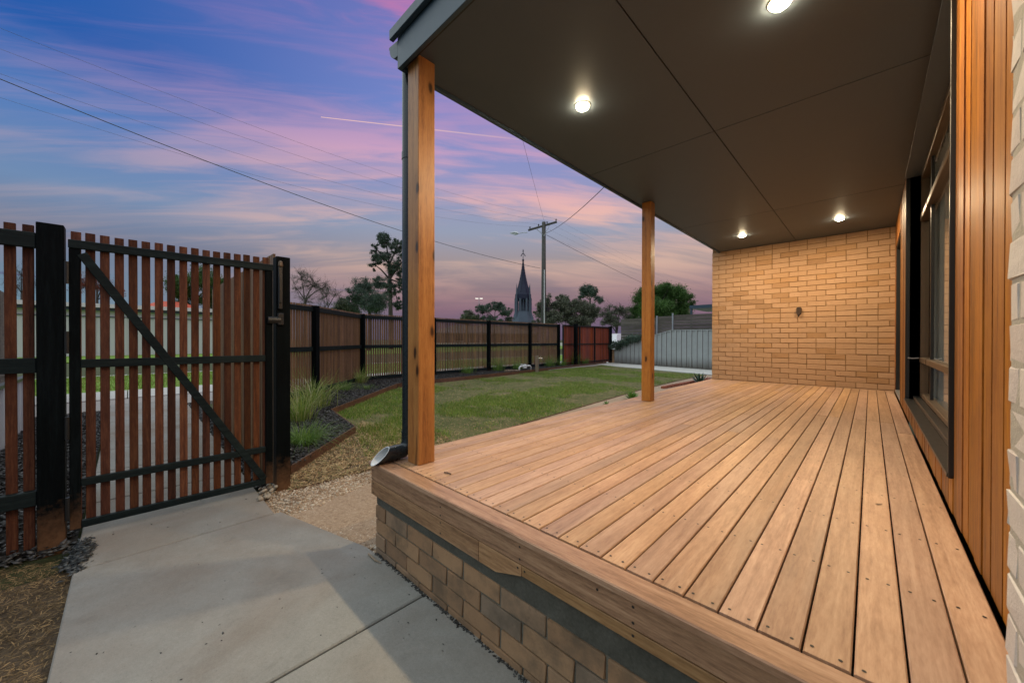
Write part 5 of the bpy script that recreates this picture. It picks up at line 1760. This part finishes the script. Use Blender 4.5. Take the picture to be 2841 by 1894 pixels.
# ------------------------------------------------------------------ STREET THINGS
PX, PY = -17.1, 21.0
pole = thing('power_pole', 'weathered timber power pole with crossarm and street light', 'power pole', (PX, PY, ZS))
ptop = at(1508, 617, 27)[2]
part('shaft', MB().tube([(PX, PY, ZS - 0.2), (PX, PY, 4.0), (PX, PY, ptop)], [0.205, 0.175, 0.140], 12), MT['pole'], pole, smooth=True)
a0, a1 = at(1464, 641, 27.3), at(1543, 618, 26.9)
av = a1 - a0
off = np.array([0.16, -0.12, 0])
part('crossarm', MB().bar(a0 + off, a1 + off, 0.10, 0.13, (0, 0, 1), 0.005), MT['pole'], pole)
mid = (a0 + a1) / 2 + off
pc = np.array([PX + 0.12, PY - 0.1, mid[2] - 0.75])
part('arm_brace', MB().tube([a0 + av * 0.27 + off, pc], 0.022, 6), MT['steel'], pole)
part('arm_brace', MB().tube([a0 + av * 0.76 + off, pc], 0.022, 6), MT['steel'], pole)
ins = []
for k, t in enumerate((0.06, 0.36, 0.66, 0.97)):
    p = a0 + av * t + off + np.array([0, 0, 0.065])
    ins.append(p + np.array([0, 0, 0.16]))
    part('insulator', MB().lathe(p, [(0.02, 0.0), (0.02, 0.05), (0.055, 0.06), (0.04, 0.10), (0.055, 0.11), (0.03, 0.17)], 8), MT['black_metal'], pole)
part('conduit', MB().tube([(PX + 0.17, PY - 0.13, ZS), (PX + 0.16, PY - 0.13, at(1508, 750, 27)[2])], 0.035, 8), MT['pipe_white'], pole)
part('meter_box', MB().box((PX + 0.13, PY + 0.02, at(1508, 866, 27)[2]), (PX + 0.32, PY + 0.30, at(1508, 852, 27)[2])), MT['black_metal'], pole)
l0, l1, l2 = at(1462, 645, 27.3), at(1438, 648, 28.2), at(1416, 646, 29.0)
sl = part('lamp_arm', MB().tube([l0, (l0 + l1) / 2 + np.array([0, 0, 0.03]), l1], 0.025, 8), MT['steel'], pole)
dl_ = (l2 - l1) / np.linalg.norm(l2 - l1)
part('lamp_head', MB().tube([l1, l1 + dl_ * 0.12 + np.array([0, 0, .04]), l1 + dl_ * 0.45 + np.array([0, 0, .05]), l2], [0.03, 0.09, 0.10, 0.03], 8), MT['steel'], sl)
part('lamp_lens', MB().tube([l1 + dl_ * 0.15 + np.array([0, 0, -.03]), l1 + dl_ * 0.4 + np.array([0, 0, -.05]), l2 + np.array([0, 0, -.02])], [0.06, 0.085, 0.03], 8), MT['pipe_white'], sl)


def wire(p, q, sag, lab, group, r=0.012, n=26, col='black_metal'):
    p, q = np.array(p, float), np.array(q, float)
    pts = [p + (q - p) * t + np.array([0, 0, -4 * sag * t * (1 - t)]) for t in np.linspace(0, 1, n)]
    o = part('overhead_wire', MB().tube(pts, r, 5, cap=False), MT[col])
    return tag(o, lab, 'wire', group)


G1 = 'thin conductors along the street'
YE = -12.0
for k, (p, zl, zend) in enumerate(zip(ins, (7.67, 8.10, 8.51, 8.77), (9.0, 9.35, 9.6, 9.8))):
    nm = ('lowest', 'second lowest', 'second highest', 'highest')[k]
    d = np.array([PX + (k - 1.5) * 0.62, YE, zend])
    tcut = (PY + 2.4) / (PY - YE)
    sag = (p[2] + (zend - p[2]) * tcut - zl) / (4 * tcut * (1 - tcut))
    wire(p, d, max(0.2, sag), nm + ' of the four thin conductors running from the crossarm over the gate', G1, 0.004, col='steel_dark')
    wire(p, (PX + (k - 1.5) * 0.62 - 1.0, 72.0, 8.2 + 0.1 * k), 0.9, nm + ' of the four thin conductors running from the crossarm behind the middle post', G1, 0.004, col='steel_dark')
e = at(1498, 744, 27)
pts = []
for u in np.linspace(0.4, 32.5, 30):
    pts.append((PX + 0.1, 20.9 - u, 5.86 - 0.0184 * u + 0.00434 * u * u))
tag(part('overhead_wire', MB().tube(pts, 0.013, 5, cap=False), MT['black_metal']), 'thick black cable sagging from low on the pole over the gate', 'wire')
wire(at(1512, 648, 27), (-3.6, 8.6, 5.6), 0.35, 'twisted service cable from the pole towards the neighbouring roof', None, 0.014)
wire(at(1516, 652, 27), (PX + 2.5, 70.0, 3.6), 0.7, 'lower cable leaving the pole towards the green tree', None, 0.014)
wire(at(1515, 632, 27), (-1.2, -1.5, 8.2), 0.25, 'single wire rising from the pole top over the veranda roof', None, 0.006)

# shed across the road
sh_ = thing('shed', 'long pale green shed with white fascia across the road', 'shed', (-39.5, 2, ZS))
WX = -39.0
shw = MB().box((WX - 8, -14, ZS - 0.1), (WX, 9.0, 2.75))
wl = part('wall', shw, MT['shed_wall'], sh_)
yv = -13.6
while yv < 9.0:
    part('batten', MB().box((WX + 0.005, yv - 0.05, ZS), (WX + 0.05, yv + 0.05, 2.30)), MT['shed_wall'], wl)
    yv += 1.5
part('girt', MB().box((WX + 0.052, -14, 2.30), (WX + 0.075, 9.0, 2.36)), MT['charcoal'], wl)
part('fascia', MB().box((WX - 8.3, -14.3, 2.95), (WX + 0.45, 9.3, 3.22)), MT['white_paint'], sh_)
part('gutter', MB().box((WX + 0.1, -14.2, 2.76), (WX + 0.30, 9.2, 2.949)), MT['charcoal'], sh_)
hr = thing('house', 'house with bright orange red roof showing above the shed', 'house', (-62, 6, ZS))
q0, q1, q2 = at(372, 858, 56), at(432, 838, 56), at(432, 862, 56)
part('wall', MB().box((q1[0] - 8, q0[1] - 1, ZS), (q1[0], q1[1] + 6, q0[2] - 0.3)), MT['brown_wall'], hr)
rx = q1[0] + 0.6
part('roof', MB().add([(rx, q0[1] - 0.5, q0[2] - 0.3), (rx, q1[1] + 6.5, q0[2] - 0.3), (rx - 9, q1[1] + 6.5, q0[2] - 0.3), (rx - 9, q0[1] - 0.5, q0[2] - 0.3), (rx - 4.5, q1[1] + 0.5, q1[2] + 0.5), (rx - 4.5, q1[1] + 3.5, q1[2] + 0.5)],
                 [(0, 1, 5, 4), (1, 2, 5), (2, 3, 4, 5), (3, 0, 4), (0, 3, 2, 1)]), MT['red_roof'], hr)
# low brick house behind the slats
lh = thing('house', 'low brown brick house with tiled roof behind the street fence', 'house', (-45, 42, ZS))
h0, h1 = at(1215, 947, 66), at(1490, 947, 74)
hx0, hy0 = h0[0], h0[1]
dv = np.array([h1[0] - hx0, h1[1] - hy0])
Lh = np.linalg.norm(dv)
dv /= Lh
nv = np.array([-dv[1], dv[0]])
if nv @ np.array([hx0, hy0]) < 0:
    nv = -nv


def hp(a, b, z):
    q = np.array([hx0, hy0]) + dv * a + nv * b
    return (q[0], q[1], z)


ez, rz_ = 2.0, 3.6
part('wall', MB().add([hp(0, 0, ZS), hp(Lh, 0, ZS), hp(Lh, 9, ZS), hp(0, 9, ZS), hp(0, 0, ez), hp(Lh, 0, ez), hp(Lh, 9, ez), hp(0, 9, ez)], [(0, 1, 5, 4), (1, 2, 6, 5), (2, 3, 7, 6), (3, 0, 4, 7)]), MT['brown_wall'], lh)
part('roof', MB().add([hp(-.6, -.6, ez), hp(Lh + .6, -.6, ez), hp(Lh + .6, 9.6, ez), hp(-.6, 9.6, ez), hp(4.5, 4.5, rz_), hp(Lh - 4.5, 4.5, rz_), hp(-.6, -.6, ez - .2), hp(Lh + .6, -.6, ez - .2)],
                 [(0, 1, 5, 4), (1, 2, 5), (2, 3, 4, 5), (3, 0, 4), (6, 7, 1, 0)]), MT['tile_roof'], lh)
for a in (3, 8, 13):
    if a + 1.6 < Lh:
        wn = part('window', MB().add([hp(a, -0.03, 0.5), hp(a + 1.6, -0.03, 0.5), hp(a + 1.6, -0.03, 1.6), hp(a, -0.03, 1.6)], [(0, 1, 2, 3)]), MT['car_glass'], lh)
        part('frame', MB().add([hp(a - .08, -0.05, 0.42), hp(a + 1.68, -0.05, 0.42), hp(a + 1.68, -0.05, 0.5), hp(a - .08, -0.05, 0.5)], [(0, 1, 2, 3)]), MT['white_paint'], wn)
part('garden_wall', MB().add([hp(-2, -4, ZS), hp(Lh + 4, -4, ZS), hp(Lh + 4, -4, ZS + .65), hp(-2, -4, ZS + .65), hp(-2, -3.8, ZS), hp(Lh + 4, -3.8, ZS), hp(Lh + 4, -3.8, ZS + .65), hp(-2, -3.8, ZS + .65)], [(0, 1, 2, 3), (3, 2, 6, 7), (5, 4, 7, 6)]), MT['white_paint'], lh)

# parked white car beyond the driveway gate
CX_, CY_ = at(1722, 947, 25)[:2]
car = thing('parked_car', 'white parked car half hidden behind the creeper and steel fence', 'car', (CX_, CY_, ZS))


def car_part(name, prof, w0, w1, mat):
    """side outline (along y, z) extruded across x with tumblehome w0 low, w1 high"""
    n = len(prof)
    zlo = min(p[1] for p in prof)
    zhi = max(p[1] for p in prof)
    ww = [w0 + (w1 - w0) * (p[1] - zlo) / (zhi - zlo + 1e-6) for p in prof]
    v = [(CX_ - wv, CY_ + p[0], ZS + p[1]) for p, wv in zip(prof, ww)] + [(CX_ + wv, CY_ + p[0], ZS + p[1]) for p, wv in zip(prof, ww)]
    mb = MB().add(v, [tuple(range(n)), tuple(range(2 * n - 1, n - 1, -1))] + [(i, n + i, n + (i + 1) % n, (i + 1) % n) for i in range(n)])
    return part(name, mb, mat, car)


car_part('body', [(-2.25, 0.30), (2.2, 0.30), (2.3, 0.55), (2.25, 0.86), (1.25, 0.98), (-2.1, 1.02), (-2.3, 0.8), (-2.3, 0.5)], 0.90, 0.84, MT['car_paint'])
car_part('cabin', [(-2.05, 1.021), (1.15, 0.99), (0.35, 1.50), (0.0, 1.58), (-1.2, 1.60), (-1.75, 1.52)], 0.82, 0.62, MT['car_paint'])
for sx in (-1, 1):
    mb = MB()
    xs_ = CX_ + sx * 0.80
    mb.add([(xs_, CY_ - 1.75, ZS + 1.06), (xs_, CY_ + 0.85, ZS + 1.04), (xs_ - sx * 0.13, CY_ + 0.28, ZS + 1.42), (xs_ - sx * 0.15, CY_ - 1.55, ZS + 1.46)], [(0, 1, 2, 3)])
    part('side_window', mb, MT['car_glass'], car)
    for yw in (-1.45, 1.4):
        wv = part('wheel', MB().tube([(CX_ + sx * 0.70, CY_ + yw, ZS + 0.33), (CX_ + sx * 0.91, CY_ + yw, ZS + 0.33)], 0.33, 16), MT['rubber'], car)
        part('rim', MB().tube([(CX_ + sx * 0.911, CY_ + yw, ZS + 0.33), (CX_ + sx * 0.92, CY_ + yw, ZS + 0.33)], 0.21, 12), MT['steel'], wv)
    part('headlight', MB().box((CX_ + sx * 0.55 - 0.15, CY_ + 2.26, ZS + 0.66), (CX_ + sx * 0.55 + 0.15, CY_ + 2.31, ZS + 0.80)), MT['white_paint'], car)

# ------------------------------------------------------------------ CHURCH SPIRE
DS = 340.0
K = DS / FPX
ctr = at(1451, 947, DS)
church = thing('church_tower', 'hazy stone church tower with slender crocketed spire', 'church tower', (ctr[0], ctr[1], ZS))


def zpx(y):
    return at(1451, y, DS)[2]


def octo(mb, prof, n=8, tw=0.0):
    mb.lathe((ctr[0], ctr[1], 0), [(r * K, z) for r, z in prof], n)
    return mb


part('tower', octo(MB(), [(34, -2.0), (33, zpx(893)), (25.5, zpx(866)), (25.5, zpx(864))]), MT['spire_stone'], church)
bz0, bz1 = zpx(864), zpx(829)
for k in range(8):
    a = 2 * PI * k / 8 + PI / 8
    for rr, wd in ((22.5, 2.6), (22.0, 0)):
        if wd:
            c = (ctr[0] + rr * K * math.cos(a), ctr[1] + rr * K * math.sin(a))
            part('belfry_pier', MB().lathe((c[0], c[1], bz0), [(3.0 * K, 0), (2.8 * K, (bz1 - bz0) * 0.96), (3.2 * K, bz1 - bz0)], 6), MT['spire_stone'], church)
    a2 = a + PI / 8
    c = (ctr[0] + 20 * K * math.cos(a2), ctr[1] + 20 * K * math.sin(a2))
    part('mullion', MB().lathe((c[0], c[1], bz0), [(0.9 * K, 0), (0.9 * K, bz1 - bz0)], 5), MT['spire_stone'], church)
part('belfry_core', octo(MB(), [(7, bz0), (6, bz1)]), MT['spire_stone'], church)
part('cornice', octo(MB(), [(22, bz1 - 1.5), (24, bz1), (23.5, zpx(818)), (22.5, zpx(816))]), MT['spire_slate'], church)
spr = [(21.5, 816), (17.5, 803), (13.4, 791), (9.8, 777), (6.9, 763), (4.4, 748), (2.5, 735), (1.3, 724)]
sp_ = part('spire', octo(MB(), [(r, zpx(y)) for r, y in spr]), MT['spire_slate'], church)
mb = MB()
for y in np.arange(728, 815, 4.2):
    r = np.interp(y, [p[1] for p in spr[::-1]], [p[0] for p in spr[::-1]])
    for k in range(8):
        a = 2 * PI * (k + .5) / 8
        c = (ctr[0] + r * K * math.cos(a), ctr[1] + r * K * math.sin(a), zpx(y))
        mb.lathe(c, [(0.05, -0.35), (0.42, 0.0), (0.28, 0.35), (0.05, 0.5)], 4)
part('crockets', mb, MT['spire_slate'], sp_, kind='stuff')
fin = part('finial', octo(MB(), [(0.8, zpx(726)), (3.0, zpx(723.5)), (3.0, zpx(721)), (0.9, zpx(718)), (0.6, zpx(704)), (1.5, zpx(698)), (1.3, zpx(695)), (0.3, zpx(691))], 6), MT['spire_slate'], church)
rr = np.array([CR[0], CR[1], 0.0])
for sgn_ in (-1, 1):
    pts = [np.array([ctr[0], ctr[1], zpx(703)]), np.array([ctr[0], ctr[1], zpx(706)]) + rr * sgn_ * 4 * K, np.array([ctr[0], ctr[1], zpx(711)]) + rr * sgn_ * 5.8 * K]
    part('cross_arm', MB().tube(pts, [0.35, 0.3, 0.45], 5), MT['spire_slate'], fin)
for k in range(4):
    a = PI / 4 + k * PI / 2 + YAW
    c = (ctr[0] + 25.5 * K * math.cos(a), ctr[1] + 25.5 * K * math.sin(a), 0)
    part('pinnacle', MB().lathe(c, [(3.4 * K, zpx(893)), (3.0 * K, zpx(862)), (2.2 * K, zpx(829)), (1.8 * K, zpx(814)), (1.9 * K, zpx(812)), (0.3 * K, zpx(789))], 6), MT['spire_stone'], church)
# stadium light mast, far off
fm = thing('floodlight_mast', 'distant slim floodlight mast left of the church tower', 'floodlight', tuple(at(1329, 947, 230)[:2]) + (ZS,))
fb = at(1329, 947, 230)
part('mast', MB().tube([(fb[0], fb[1], ZS), (fb[0], fb[1], at(1329, 826, 230)[2])], 0.16, 6), MT['steel'], fm)
for k in (-8, -4, 4, 8):
    c = at(1329 + k, 828, 230)
    part('lamp', MB().box((c[0] - .35, c[1] - .35, c[2] - .25), (c[0] + .35, c[1] + .35, c[2] + .25)), MT['flood'], fm)
